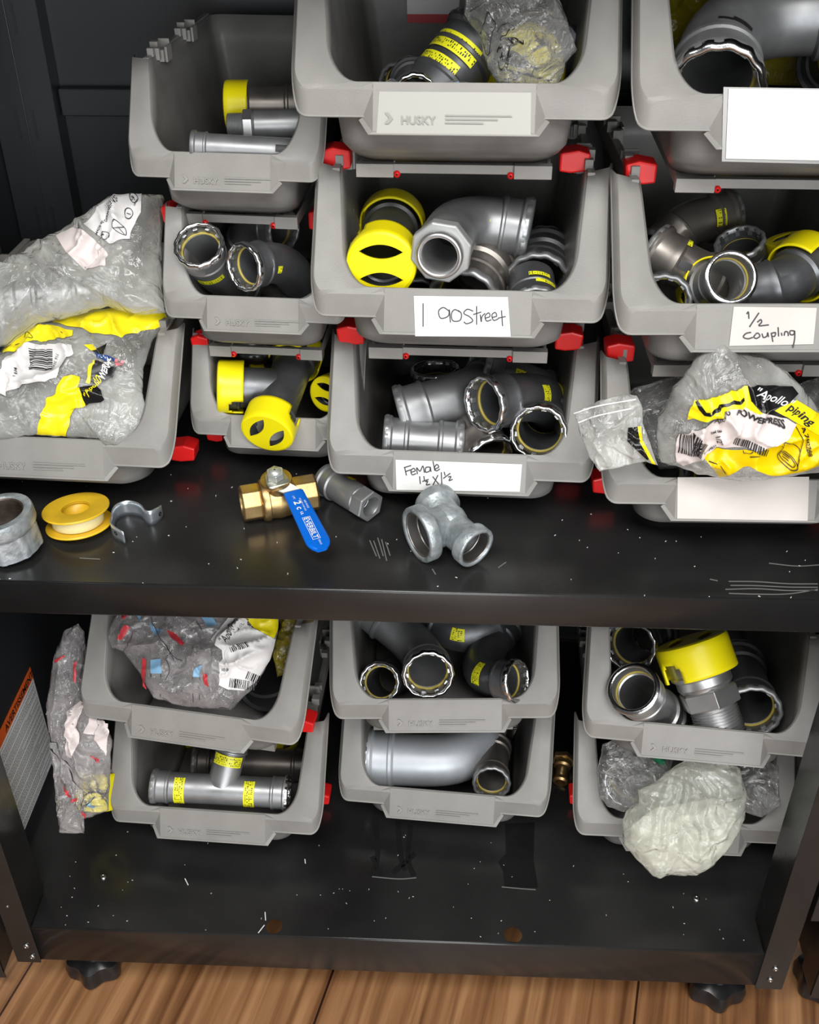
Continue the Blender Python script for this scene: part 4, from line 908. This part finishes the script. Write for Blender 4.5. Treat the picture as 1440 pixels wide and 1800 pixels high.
b.print('black_print', [[(134, 675), (160, 668), (176, 684), (182, 701), (144, 707)], [(166, 635), (201, 640), (192, 656), (180, 663), (151, 665)], [(160, 614), (189, 604), (181, 620), (170, 618)]], F_BAGK, .0014)
b.text('"Apollo', 151, 700, 15, -63, m=F_BAGY, shear=.4, lift=.0022, name='script_lettering', bold=.25)
b.text('WERPR', 176, 661, 11, -60, m=M_WHITE, bold=.3, lift=.0022)
fl_ = b.print('flag_field', [[(163, 616), (199, 627), (198, 632), (170, 629)]], F_NAVY, .0016)
b.print('flag_stripes', [[(199, 627), (206, 629), (205, 634), (198, 632)], [(212, 631), (218, 633), (215, 637), (210, 635)], [(199, 633), (206, 635), (214, 638), (210, 642), (200, 639)]], F_PINK, .0017, 4)
b.print('flag_stars', [[(x-1.2, y), (x, y-1.4), (x+1.2, y), (x, y+1.4)] for x, y in ((171, 622), (176, 625), (182, 625), (187, 627), (193, 629), (179, 622), (172, 627))], M_WHITE, .0021)
b.print('bag_label', [[(53, 605), (127, 608), (128, 620), (112, 642), (100, 664), (70, 672), (40, 680), (0, 690), (-30, 700), (-30, 660), (0, 648), (18, 630)]], F_BAGP, .0018)
b.bars('bar_code', 94, 616, 36, 42, 93, 13, lift=.0024)
b.text('716 35437', 100, 622, 7, 110, lift=.0024); b.text('1 1/4', 24, 661, 8, -75, lift=.0024, bold=.2)
b.lines('fold_lines', [[(45, 596), (52, 588), (60, 596), (48, 598)], [(30, 610), (36, 606)], [(108, 585), (112, 588)]], 1.1)
# top centre bin bag
b = PBag('plastic_bag', 'clear glossy bag with black recycling mark around the yellow cap in the top centre bin', [(815, 30), (822, -40), (880, -80), (960, -60), (990, 20), (1014, 87), (996, 108), (982, 158), (930, 165), (884, 160), (856, 115), (842, 58)],
        A('B2', 920, 80, .045), (0, -.8, .6), .022, F_CLEAR, seed=3, freq=30, crumple=1.4)
b.lines('line_print', [[(836, 45), (846, 60), (858, 96), (864, 62), (872, 45), (895, 40)], [(826, 20), (850, 8), (880, 2), (900, 15)], [(892, 36), (905, 46), (892, 56), (880, 60)], [(845, 38), (860, 24), (872, 34), (862, 48)]], 1.4, lift=.0015)
b.lines('recycling_mark', [[(874, 90), (878, 82), (884, 83)], [(890, 82), (895, 86), (894, 94)], [(877, 98), (882, 106), (888, 104)], circ(905, 71, 6), [(900, 67), (910, 75)], [(893, 63), (900, 64), (914, 72), (920, 79), (910, 80), (897, 74), (893, 63)]], 2.0, lift=.0016)
b.text('4', 881, 97, 11, -15, bold=.3, lift=.0016); b.text('LDPE', 893, 108, 8, -72, bold=.2, lift=.0016)
b = PBag('plastic_bag', 'scrap of clear film with a blue spot at the front of the top centre bin', [(668, 160), (676, 147), (690, 141), (702, 146), (708, 165), (690, 172)], A('B2', 690, 155, .02), NB, .008, F_CLEAR, seed=4, freq=60, crumple=.6)
b = PBag('plastic_bag', 'small clear bag with blue print behind the lip of the top centre bin', [(775, 165), (783, 146), (800, 141), (820, 147), (850, 155), (862, 170), (815, 175)], A('B2', 810, 158, .022), NB, .008, F_CLEAR, seed=5, freq=60, crumple=.6)
b.print('blue_print', [[(795, 146), (806, 145), (812, 152), (808, 158), (803, 151)]], F_SKY, .0012)
# top right bin
b = PBag('plastic_bag', 'deep yellow bag packed behind the very large elbow', [(1155, -60), (1300, -80), (1480, -60), (1510, 40), (1500, 140), (1400, 150), (1330, 148), (1250, 130), (1180, 120), (1158, 60)], A('B3', 1300, 60, .235), (0, -.85, .5), .018, F_DYEL, seed=6, freq=18, crumple=2)
# right bin with bags
b = PBag('plastic_bag', 'yellowish clear film bag between the zip bag and the big printed bag', [(1103, 692), (1113, 682), (1195, 659), (1225, 650), (1240, 720), (1230, 800), (1195, 822), (1160, 826), (1135, 790), (1112, 735)], A('B9', 1160, 750, .075), (0, -.8, .6), .016, F_CLEAR, seed=7, freq=26)
b = PBag('plastic_bag', 'milky bag peeking out at the far right behind the big printed bag', [(1380, 690), (1420, 668), (1500, 650), (1530, 740), (1500, 830), (1440, 830), (1400, 760)], A('B9', 1450, 750, .09), (0, -.8, .6), .02, F_CLEAR, seed=17, freq=26)
b = PBag('plastic_bag', 'big clear bag with black and yellow print heaped on the right bin', [(1266, 598), (1290, 614), (1296, 622), (1345, 631), (1382, 652), (1406, 676), (1440, 722), (1490, 780), (1485, 820), (1438, 826), (1352, 838), (1300, 842), (1262, 838), (1225, 832), (1195, 820), (1160, 812), (1153, 767), (1156, 737), (1171, 718), (1183, 679), (1203, 662), (1226, 626), (1250, 606)],
        A('B9', 1310, 740, -.012), (0, -.985, .17), .026, F_MILKY, seed=8, freq=16, crumple=1.15, back=2.0)
k5 = (5.76, 1190, 660)
b.print('deep_yellow_print', cp(*k5, [[(430, 755), (740, 765), (960, 690), (1240, 520), (1440, 600), (1560, 640), (1540, 840), (1440, 870), (1240, 950), (930, 965), (720, 900), (420, 1010), (340, 900), (270, 830)]]), F_BAGYD, .0006)
b.print('yellow_print', cp(*k5, [[(120, 470), (115, 400), (190, 275), (240, 300), (290, 410), (720, 290), (680, 130), (730, 122), (775, 290), (880, 400), (640, 360), (400, 430), (200, 475)], [(1215, 250), (1440, 385), (1560, 460), (1560, 640), (1440, 610), (990, 400), (1060, 340)]]), F_BAGY, .0010)
b.print('black_print', cp(*k5, [[(730, 118), (1000, 105), (1180, 115), (1235, 185), (1170, 255), (1040, 345), (910, 392), (770, 285)], [(200, 290), (240, 300), (300, 378), (700, 248), (712, 290), (280, 412), (240, 375)], [(990, 370), (1180, 480), (1100, 470), (930, 410)]]), F_BAGK, .0013)
lab = b.print('bag_label', cp(*k5, [[(200, 592), (260, 520), (400, 450), (640, 342), (960, 400), (1240, 530), (1100, 640), (960, 692), (800, 760), (740, 745), (600, 730), (430, 745), (300, 830), (60, 908), (-10, 860), (-10, 700), (30, 598)]]), F_BAGPK, .0016)
b.text('POWERPRESS', 1190+625/5.76, 660+432/5.76, 14.6, 14.5, bold=.55, lift=.0023)
b.text('Apollo', 1190+375/5.76, 660+482/5.76, 12.5, -14, shear=.45, lift=.0023, name='script_lettering', bold=.15)
b.text('"Apollo"', 1190+775/5.76, 660+205/5.76, 20, 20, m=M_WHITE, shear=.45, lift=.0021, name='script_lettering', bold=.15, sy=1.15)
b.text('piping', 1190+1125/5.76, 660+350/5.76, 22, 37, bold=.5, lift=.0018)
b.text('A7442288', 1190+1288/5.76, 660+560/5.76, 10.5, 82, lift=.0016, bold=.15)
b.text('Steel Gas', 1190+340/5.76, 660+588/5.76, 5.6, -4, bold=.2, lift=.0023)
b.text('1/2"', 1190+390/5.76, 660+615/5.76, 12, 72, bold=.15, lift=.0023)
b.text('71154637', 1190+285/5.76, 660+815/5.76, 6.6, -27, bold=.2, lift=.0023)
b.bars('bar_code', 1190+40/5.76, 660+595/5.76, 36, 34, 8, 15, lift=.0023, seed=2)
b.bars('bar_code', 1190+235/5.76, 660+650/5.76, 17, 26, 35, 8, lift=.0023, seed=4)
b.bars('bar_code', 1190+600/5.76, 660+625/5.76, 60, 14, 18, 22, lift=.0023, seed=3)
b.lines('line_drawing', cp(*k5, [[(1060, 680), (1080, 655), (1150, 680), (1230, 730), (1245, 790), (1200, 900)], [(1050, 700), (1070, 710), (1050, 760), (1025, 800)], [(1230, 545), (1270, 640), (1260, 740), (1245, 790)], [(1040, 760), (1020, 800), (1050, 870), (1140, 920), (1200, 905), (1180, 840), (1110, 780), (1040, 760)], [(1055, 780), (1045, 810), (1080, 860), (1150, 895), (1180, 880), (1150, 830), (1095, 790), (1055, 780)], [(1075, 800), (1140, 840)], [(1070, 820), (1130, 862)], [(1090, 790), (1150, 830)], [(680, 770), (690, 800), (740, 800), (770, 770)], [(320, 860), (400, 880)], [(440, 910), (480, 970)], [(750, 840), (830, 800)]]), 1.3, lift=.0014)
b = Bag('zip_bag', 'small empty clear zip bag hanging over the left side of the right bin', [(1008, 727), (1050, 706), (1098, 692), (1119, 695), (1131, 718), (1130, 743), (1140, 770), (1156, 818), (1136, 812), (1117, 815), (1084, 823), (1054, 829), (1037, 804), (1020, 765), (1016, 745)], A('B9', 1070, 760, -.012), (-.25, -.85, .45), .008, F_MILKY, seed=9, freq=34, crumple=.9)
b.lines('zip_strip', [[(1009, 727), (1050, 714), (1118, 702)], [(1017, 743), (1050, 731), (1110, 718)]], 2.2, M_WHITE, .0008)
b.print('black_print', [[(1104, 752), (1121, 750), (1126, 776), (1143, 806), (1138, 809), (1118, 790), (1103, 776)]], F_BAGK, .0010)
b.print('yellow_edge', [[(1121, 750), (1127, 749), (1129, 772), (1153, 817), (1146, 815), (1125, 778)]], F_BAGY, .0011)
# lower shelf bags
b = PBag('plastic_bag', 'clear bag with red and pale blue print and a white bar-coded label', [(232, 1045), (330, 1030), (430, 1035), (492, 1050), (490, 1112), (474, 1162), (450, 1205), (405, 1248), (330, 1243), (272, 1228), (245, 1180), (221, 1147), (199, 1139), (191, 1118), (200, 1090)],
        A('C1', 340, 1150, .05), (0, -.70, .71), .030, F_PRINT, seed=10, freq=22, crumple=1.5)
b.print('yellow_print', [[(430, 1050), (486, 1052), (489, 1104), (481, 1122), (447, 1104), (430, 1085)]], F_BAGY, .0008)
b.print('bag_label', [[(404, 1082), (427, 1080), (434, 1098), (484, 1124), (474, 1160), (448, 1200), (428, 1214), (400, 1212), (383, 1204), (387, 1142), (369, 1124)]], F_BAGP, .0012)
b.text('"Apollo"', 390, 1132, 12, -52, shear=.4, name='script_lettering', lift=.002); b.text('Powe', 404, 1104, 10, -50, bold=.2, lift=.002); b.text('1010', 388, 1180, 7, 0, bold=.2, lift=.002); b.text('V8 11 01', 414, 1108, 5, -45, lift=.002, bold=.1)
b.bars('bar_code', 402, 1138, 34, 9, -18, 13, lift=.002); b.bars('bar_code', 404, 1192, 44, 16, 8, 16, lift=.002, seed=8); b.bars('bar_code', 436, 1180, 24, 14, 22, 8, lift=.002, seed=9)
b.print('pale_blue_print', [[(265, 1160), (284, 1158), (284, 1184), (266, 1184)], [(262, 1092), (272, 1104), (290, 1108), (276, 1118), (266, 1108)], [(340, 1176), (352, 1168), (350, 1190), (339, 1190)], [(352, 1082), (372, 1082), (382, 1098), (366, 1102)], [(240, 1082), (250, 1080), (246, 1094)]], F_SKY, .0004)
b.print('red_print', [[(208, 1124), (222, 1098), (227, 1102), (213, 1126)], [(294, 1107), (305, 1112), (324, 1130), (320, 1135), (300, 1121)], [(250, 1155), (257, 1160), (257, 1212), (251, 1206)], [(356, 1183), (364, 1186), (363, 1208), (357, 1203)], [(215, 1078), (228, 1078), (218, 1090)]], F_RED, .0012)
b.lines('line_print', [[(266, 1085), (272, 1100), (300, 1150), (322, 1162)], [(275, 1118), (305, 1160)], [(234, 1110), (228, 1128), (218, 1145)], [(266, 1184), (268, 1225)], [(283, 1184), (282, 1225)], [(345, 1092), (354, 1106)], [(338, 1190), (340, 1235)], [(350, 1190), (350, 1230)], [(294, 1160), (297, 1180), (290, 1195)]], 1.1, lift=.001)
b = PBag('plastic_bag', 'glossy yellowish bag at the right of the upper left lower-shelf bin', [(486, 1050), (560, 1040), (552, 1090), (530, 1150), (508, 1185), (488, 1190), (480, 1150), (492, 1100)], A('C1', 515, 1110, .09), (0, -.7, .7), .016, F_YEL, seed=11, freq=30, crumple=1.2)
b.film.data.materials[0] = film('brownish_yellow_film', milk=.35, alpha_noise=.15, milkcol=(.6, .48, .05), crumple=30, rough=.12)
b = PBag('plastic_bag', 'tall clear bag standing against the left bins with a yellow cap at its bottom', [(138, 1096), (116, 1108), (96, 1150), (82, 1235), (87, 1284), (96, 1373), (100, 1418), (107, 1462), (148, 1465), (137, 1444), (192, 1424), (194, 1364), (196, 1300), (180, 1260), (150, 1240), (146, 1180), (148, 1110)],
        A('C2', 140, 1350, .0)+Vector((0, 0, .0)), (0, -.86, .5), .022, F_PRINT, seed=12, freq=26, crumple=1.4)
b.print('pale_inner_label', [[(118, 1250), (136, 1236), (134, 1310), (128, 1332), (116, 1328)], [(152, 1260), (168, 1262), (166, 1292), (150, 1288)], [(168, 1268), (190, 1272), (186, 1330), (166, 1300)]], F_BAGPK, .0008)
b.print('red_print', [[(112, 1380), (122, 1395), (134, 1410), (128, 1412), (114, 1394)], [(130, 1165), (135, 1162), (134, 1200), (130, 1196)], [(96, 1160), (112, 1152), (112, 1156), (98, 1165)], [(143, 1425), (152, 1432), (150, 1440), (142, 1432)], [(152, 1333), (162, 1332), (172, 1337), (165, 1348), (162, 1345), (167, 1338), (158, 1336)]], F_RED, .0012)
b.lines('line_print', [[(88, 1286), (110, 1330), (155, 1396)], [(90, 1310), (112, 1345), (146, 1404)], [(144, 1402), (156, 1396), (162, 1406), (150, 1412), (144, 1402)]], 1.1, lift=.001)
b.print('grey_print', [[(152, 1412), (160, 1408), (166, 1414), (172, 1412), (166, 1420), (156, 1420)]], F_SKY, .0012)
b = PBag('plastic_bag', 'clear glossy bag around a ring fitting at the left of the lower right bin', [(1050, 1352), (1060, 1308), (1090, 1296), (1130, 1300), (1186, 1330), (1168, 1380), (1124, 1416), (1094, 1428), (1068, 1418), (1054, 1402)], A('C6', 1110, 1365, .022), (0, -.72, .69), .018, F_CLEAR, seed=13, freq=30, crumple=1.4)
b.print('green_print', [[(1142, 1322), (1160, 1324), (1172, 1334), (1166, 1346), (1152, 1340)]], F_GREEN, .0008)
b = PBag('plastic_bag', 'clear glossy crumpled bag at the right of the lower right bin', [(1300, 1345), (1330, 1328), (1368, 1346), (1371, 1418), (1338, 1436), (1308, 1428), (1296, 1390)], A('C6', 1336, 1385, .025), (0, -.74, .67), .014, F_CLEAR, seed=14, freq=34, crumple=1.4)
b = PBag('plastic_bag', 'whitish bag of powdery contents drooping over the front of the lower right bin', [(1208, 1335), (1180, 1352), (1150, 1375), (1122, 1388), (1122, 1408), (1100, 1428), (1094, 1452), (1096, 1484), (1120, 1512), (1146, 1538), (1157, 1543), (1180, 1538), (1223, 1539), (1255, 1520), (1281, 1493), (1298, 1468), (1309, 1441), (1313, 1398), (1300, 1350), (1262, 1334)],
        A('C6', 1205, 1440, -.034), (0, -.80, .6), .032, F_WHITE, seed=15, freq=24, crumple=1.1, pleat=(1200, 1315, 17, .007))

b = Bag('white_powder', 'whitish lumpy contents settled in the drooping bag at the lower right', [(1112, 1448), (1104, 1482), (1128, 1510), (1158, 1532), (1222, 1529), (1262, 1500), (1290, 1450), (1296, 1420), (1255, 1402), (1200, 1412), (1150, 1420)], A('C6', 1205, 1470, -.036), (0, -.80, .6), .022, mat('white_powder', (.80, .80, .68), .8, bump=.3, bscale=80), category='powder', seed=16, freq=20, crumple=.9)

# ------------------------------------------------------------------ loose parts on the middle shelf
def threads(mb, P, w, R, d=.018, n=9):
    pr = []
    for j in range(n): pr += [(-d*j/n, R), (-d*(j+.5)/n, R*.90)]
    lathe(mb, P, w, pr, 56); return mb
# galvanised reducing tee
Jt, At, Bt, Ct = at(786, 921, Z=Z2+.031), at(733, 941, Z=Z2+.030), at(838, 964, Z=Z2+.026), at(766, 882, Z=Z2+.034)
t = thing('galvanised_tee', 'dull galvanised iron threaded tee lying open-ended in the middle of the shelf', 'pipe tee', (Jt.x, Jt.y, Z2))
mb = MB()
for E, R, rb in ((At, .0300, .0212), (Bt, .0228, .0182), (Ct, .0235, .0190)):
    w = (E-Jt).normalized(); Ln = (E-Jt).length; lathe(mb, E, w, [(-Ln-.004, rb), (-.016, rb), (-.013, R*.97), (-.011, R), (-.001, R), (.0005, R*.97), (.0005, R*.83), (-.002, R*.80)], 56)
lathe(mb, Jt, (0, 0, 1), [(-.0222*cos(a*pi/10), max(.0005, .0222*sin(a*pi/10))) for a in range(11)], 40)
ob('body', mb, M_GALV, t, weld=True)
for E, R in ((At, .0300), (Bt, .0225), (Ct, .0235)):
    w = (E-Jt).normalized(); ob('thread', threads(MB(), E+w*-.001, w, R*.805, .0145, 7), mat('worn_thread', (.30, .28, .26), .35, metal=.9), t)
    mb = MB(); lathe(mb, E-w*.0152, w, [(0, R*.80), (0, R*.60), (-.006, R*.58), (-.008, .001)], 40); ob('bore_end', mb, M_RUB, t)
# ball valve
V0, V1 = at(424, 886, Z=Z2+.0210), at(556, 864, Z=Z2+.0210); w = (V1-V0).normalized(); Lv = (V1-V0).length; Vc = V0.lerp(V1, .53)
t = thing('ball_valve', 'brass ball valve with a blue lever handle lying on the shelf', 'valve', (Vc.x, Vc.y, Z2))
mb = MB(); lathe(mb, V0, w, [(.020, .0185), (.022, .0222), (.024, .0232), (.029, .0232), (.030, .0215), (.034, .0215), (.040, .0222), (.052, .0205), (.058, .0185), (.060, .0150)], 56)
ob('body', mb, M_BRASS, t, auto=True)
mb = MB(); hexa(mb, V0, w, 0, .021, .0205, .0155, rot=.3, n=8); ob('hex_end', mb, M_BRASS, t, bevel=.001)
mb = MB(); hexa(mb, V0, w, .058, Lv, .0205, .0155, rot=.3, n=8); ob('hex_end', mb, M_BRASS, t, bevel=.001)
ob('thread', threads(MB(), V0, -w, .0155, .018, 8), M_BRASS, t)
mb = MB(); lathe(mb, V0+w*.0185, -w, [(0, .0152), (0, .001)], 40); ob('ball', mb, M_STEELD, t)
up = Vector((-.02, -.16, 1)).normalized(); St = V0+w*(Lv*.50)
mb = MB(); lathe(mb, St, up, [(.012, .016), (.019, .0155), (.024, .0158), (.0265, .0172), (.028, .0168), (.028, .003)], 40); ob('bonnet', mb, M_BRASS, t, auto=True)
mb = MB(); hexa(mb, St, up, .0300, .0385, .0098, rot=.2); ob('hex_nut', mb, mat('zinc_nut', (.55, .57, .56), .35, metal=.7), t, bevel=.0008)
mb = MB(); lathe(mb, St, up, [(.0385, .0068), (.0405, .0060), (.0412, .001)], 24); ob('nut_dome', mb, mat('zinc_stem', (.55, .57, .52), .4, metal=.6), t)
# lever: flat strap that steps down, then the grip
Hs, He = St+up*.0290, at(566, 966, Z=Z2+.026); G0 = at(516, 866, Z=Z2+.0395)
hd = (He-G0).normalized(); hs = hd.cross(Vector((0, 0, 1))).normalized(); hn = hs.cross(hd).normalized()
if hn.z < 0: hn = -hn
mb = MB(); wdt = .0105; rows = []
for P_, ww_, k_ in ((Hs-hd*.011, .006, 0), (Hs-hd*.007, .0105, 0), (Hs+hd*.006, .0125, 0), (Hs+hd*.012-hn*.001, .0115, 0), (G0-hd*.002, .0098, 0), (G0+hd*.010, .0098, 0)):
    rows.append([P_+hs*ww_+hn*.0011, P_-hs*ww_+hn*.0011, P_-hs*ww_-hn*.0011, P_+hs*ww_-hn*.0011])
mb.grid(rows, cu=True, sm=False); mb.add(rows[0], [(0, 1, 2, 3)], False); ob('lever', mb, mat('lever_steel', (.42, .42, .36), .35, metal=.8), t, bevel=.0005)
mb = MB(); rows = []; Lh = (He-G0).length; n_ = 30
for i in range(n_+1):
    d = Lh*i/n_; ww_ = (.0110+.0022*i/n_); 
    if i > n_-5: q_ = (i-(n_-5))/5; ww_ *= sqrt(max(.0, 1-q_*q_*.80))
    th = .0030; c0 = G0+hd*d; ring_ = []
    for a in range(16):
        an = 2*pi*a/16; ex = abs(cos(an)) ** .55*(1 if cos(an) > 0 else -1); ey = abs(sin(an)) ** .7*(1 if sin(an) > 0 else -1); ring_.append(c0+hs*ex*ww_+hn*ey*th)
    rows.append(ring_)
mb.grid(rows, cu=True); mb.add(rows[0], [tuple(range(16))]); mb.add(rows[-1], [tuple(range(16))]); gr = ob('blue_grip', mb, M_BLUE, t)
def grip_text(txt, size, u, v_, rot, bold=0, frame_=False):
    vs, fs = text_mb(txt, size, bold); mb = MB(); O = G0+hd*u+hs*v_+hn*.0033
    ex, ey = (hd, -hs) if rot else (hs, hd)
    if hs.x < 0: ey = -ey
    sgn = 1 if (ex.cross(ey)).dot(hn) > 0 else -1
    if frame_:
        X0, X1, Y0, Y1 = min(p.x for p in vs)-.0008, max(p.x for p in vs)+.0008, -.0010, max(p.y for p in vs)+.0010; e_ = .0005
        for (a, b__, c, d) in ((X0, X1, Y0-e_, Y0), (X0, X1, Y1, Y1+e_), (X0-e_, X0, Y0-e_, Y1+e_), (X1, X1+e_, Y0-e_, Y1+e_)):
            mb.add([O+ex*x+ey*y*sgn for x, y in ((a, c), (b__, c), (b__, d), (a, d))], [(0, 1, 2, 3)], False)
    mb.add([O+ex*p.x+ey*p.y*sgn for p in vs], fs, False); return ob('grip_lettering', mb, M_WHITE, gr)
grip_text('2', .0105, .017, .0055, 1, .0003); grip_text('c', .0095, .026, .0055, 1, .0002); grip_text('UL', .004, .034, .004, 1, .0001); grip_text('EVERBILT', .0078, .044, .0035, 1, .00012, True); grip_text('600 WOG', .0030, .018, -.0052, 1); grip_text('150 WSP CWP 600', .0026, .013, -.0015, 1); grip_text('UPC', .0030, .008, .004, 1); grip_text('DN15', .003, .079, 0, 1)
# press x female adapter
fitting('threaded_adapter', 'grey press adapter with a hex female-thread end lying beside the ball valve', [at(573, 842, Z=Z2+.0185), at(652, 891, Z=Z2+.0185)], .0178, M_STEELM, category='pipe adapter', ends=('press', 'hexf'), ring=(0, 0), stick=[(.42, .009, -1.3, .6)])
# galvanised coupling at the left
Pn = at(20, 962, Z=Z2+.004); wn = Vector((-.10, -.02, 1)).normalized()
t = thing('galvanised_coupling', 'large galvanised threaded coupling standing on end at the left edge of the shelf', 'pipe coupling', (Pn.x, Pn.y, Z2))
rib = lambda a, d: (.035 if (a % (pi/4)) < .16 else 0)
mb = MB(); lathe(mb, Pn, wn, [(0, .028), (0, .0315), (.001, .0325), (.027, .0325)], 96, None, rib); lathe(mb, Pn, wn, [(.026, .0325), (.029, .0345), (.0315, .0355), (.043, .0355), (.0455, .0345), (.0460, .0325), (.0460, .0275), (.0445, .0262)], 72); ob('body', mb, M_GALV, t, auto=True)
mb = MB(); pr = []
for j in range(10): pr += [(.0445-.0042*j, .0262), (.0424-.0042*j, .0246)]
lathe(mb, Pn, wn, pr, 64); ob('thread', mb, mat('rusty_thread', (.22, .17, .14), .4, metal=.8, var=.4, vscale=60), t)
mb = MB(); lathe(mb, Pn+wn*.002, wn, [(0, .026), (0, .001)], 40); ob('bore_end', mb, M_GALV, t)
# tape spool
Ps_ = at(140, 922, Z=Z2+.004); ws = Vector((-.07, .12, 1)).normalized()
t = thing('tape_spool', 'yellow plastic spool of thread seal tape lying on its side flange', 'tape spool', (Ps_.x, Ps_.y, Z2))
def flange(P): 
    mb = MB(); lathe(mb, P, ws, [(0, .0145), (0, .0350), (.0006, .0355), (.0018, .0355), (.0024, .0350), (.0024, .0165), (.0018, .0150)], 72); return mb
ob('lower_flange', flange(Ps_), M_SPOOL, t, auto=True); ob('upper_flange', flange(Ps_+ws*.0185), M_SPOOL, t, auto=True)
mb = MB(); lathe(mb, Ps_, ws, [(0, .0150), (.0208, .0165), (.0208, .0172), (0, .0157)], 56); ob('hub', mb, M_SPOOL, t)
mb = MB(); lathe(mb, Ps_, ws, [(.0030, .0265), (.0035, .0275), (.0165, .0275), (.0175, .0262)], 64, None, lambda a, d: .02*sin(a*3)); ob('tape_roll', mb, M_SPOOLT, t)
# pipe strap standing on edge
pth = catmull([at(x, y, Z=Z2) for x, y in ((222, 957), (203, 950), (202, 948))][:1]+[at(x, y, Z=Z2) for x, y in ((201, 944), (202, 932), (203, 921), (210, 911), (226, 905), (242, 907), (252, 913), (258, 921), (268, 923), (280, 917), (288, 909))], 5)
t = thing('pipe_strap', 'shiny galvanised two-hole pipe strap standing on edge beside the yellow spool', 'pipe strap', (pth[8].x, pth[8].y, Z2))
N_ = len(pth); rows = [[], [], [], []]
for i, p in enumerate(pth):
    e_ = min(i, N_-1-i)/6; hh = .0185*(1-.12*max(0, 1-e_)); z0 = .0015*max(0, 1-e_)
    for j, f_ in enumerate((0, .3, .7, 1)): rows[j].append(p+Vector((0, 0, z0+(hh-z0)*f_)))
mb = MB(); mb.grid(rows); ob('band', mb, mat('bright_galvanised', (.55, .60, .64), .3, metal=.8, var=.1, vscale=80), t, solid=.0012)
for i in (3, N_-5):
    p = pth[i]+Vector((0, 0, .0095)); d = (pth[i+1]-pth[i-1]).normalized(); nn_ = d.cross(Vector((0, 0, 1))); nn_ = nn_ if nn_.y < 0 else -nn_
    mb = MB(); lathe(mb, p+nn_*.0014, nn_, [(0, .0026), (.0001, .001)], 20); ob('screw_hole', mb, M_INK, t)
# brass barb fitting on the lower shelf
Pa, Pb = at(985, 1374, Z=.011), at(991, 1334, Z=.015); w = (Pb-Pa).normalized()
t = thing('brass_fitting', 'small brass barbed fitting lying on the bottom shelf between the middle and right bins', 'pipe fitting', (Pa.x, Pa.y, 0))
mb = MB(); pr = [(-.002, .0075), (0, .0110), (.004, .0112), (.006, .0092)]
for j in range(4): pr += [(.007+.004*j, .0080), (.010+.004*j, .0092)]
pr += [(.024, .0090), (.026, .0125), (.034, .0130), (.036, .009)]
lathe(mb, Pa, w, pr, 40); lathe(mb, Pa, w, [(-.002, .0075), (.02, .0072), (.02, .001)], 40); ob('body', mb, M_BRASS, t, auto=True)
mb = MB(); hexa(mb, Pa, w, .034, .042, .0175); ob('hex_collar', mb, M_BRASS, t, bevel=.0008)

# ------------------------------------------------------------------ crumbs of tape and swarf
def crumbs(label, n, x0, x1, y0, y1, z, s, seed):
    rnd = random.Random(seed); mb = MB()
    for _ in range(n):
        x, y = x0+(x1-x0)*rnd.random(), y0+(y1-y0)*rnd.random() ** 1.3; a = rnd.random()*pi; l = s*(.4+rnd.random()); w_ = s*.35
        X = Matrix.Translation((x, y, z)) @ Matrix.Rotation(a, 4, 'Z'); mb.box(-l/2, l/2, -w_/2, w_/2, 0, .0006, X)
    o = ob('crumbs', mb, M_FLAKE); cat(o, label, 'debris', None, 'stuff')
crumbs('tiny pale crumbs of tape scattered on the middle shelf', 90, -.03, .94, Y2+.002, .26, Z2, .0016, 1)
crumbs('tiny pale crumbs scattered on the bottom shelf', 70, .01, .90, .004, .16, .0, .0015, 2)
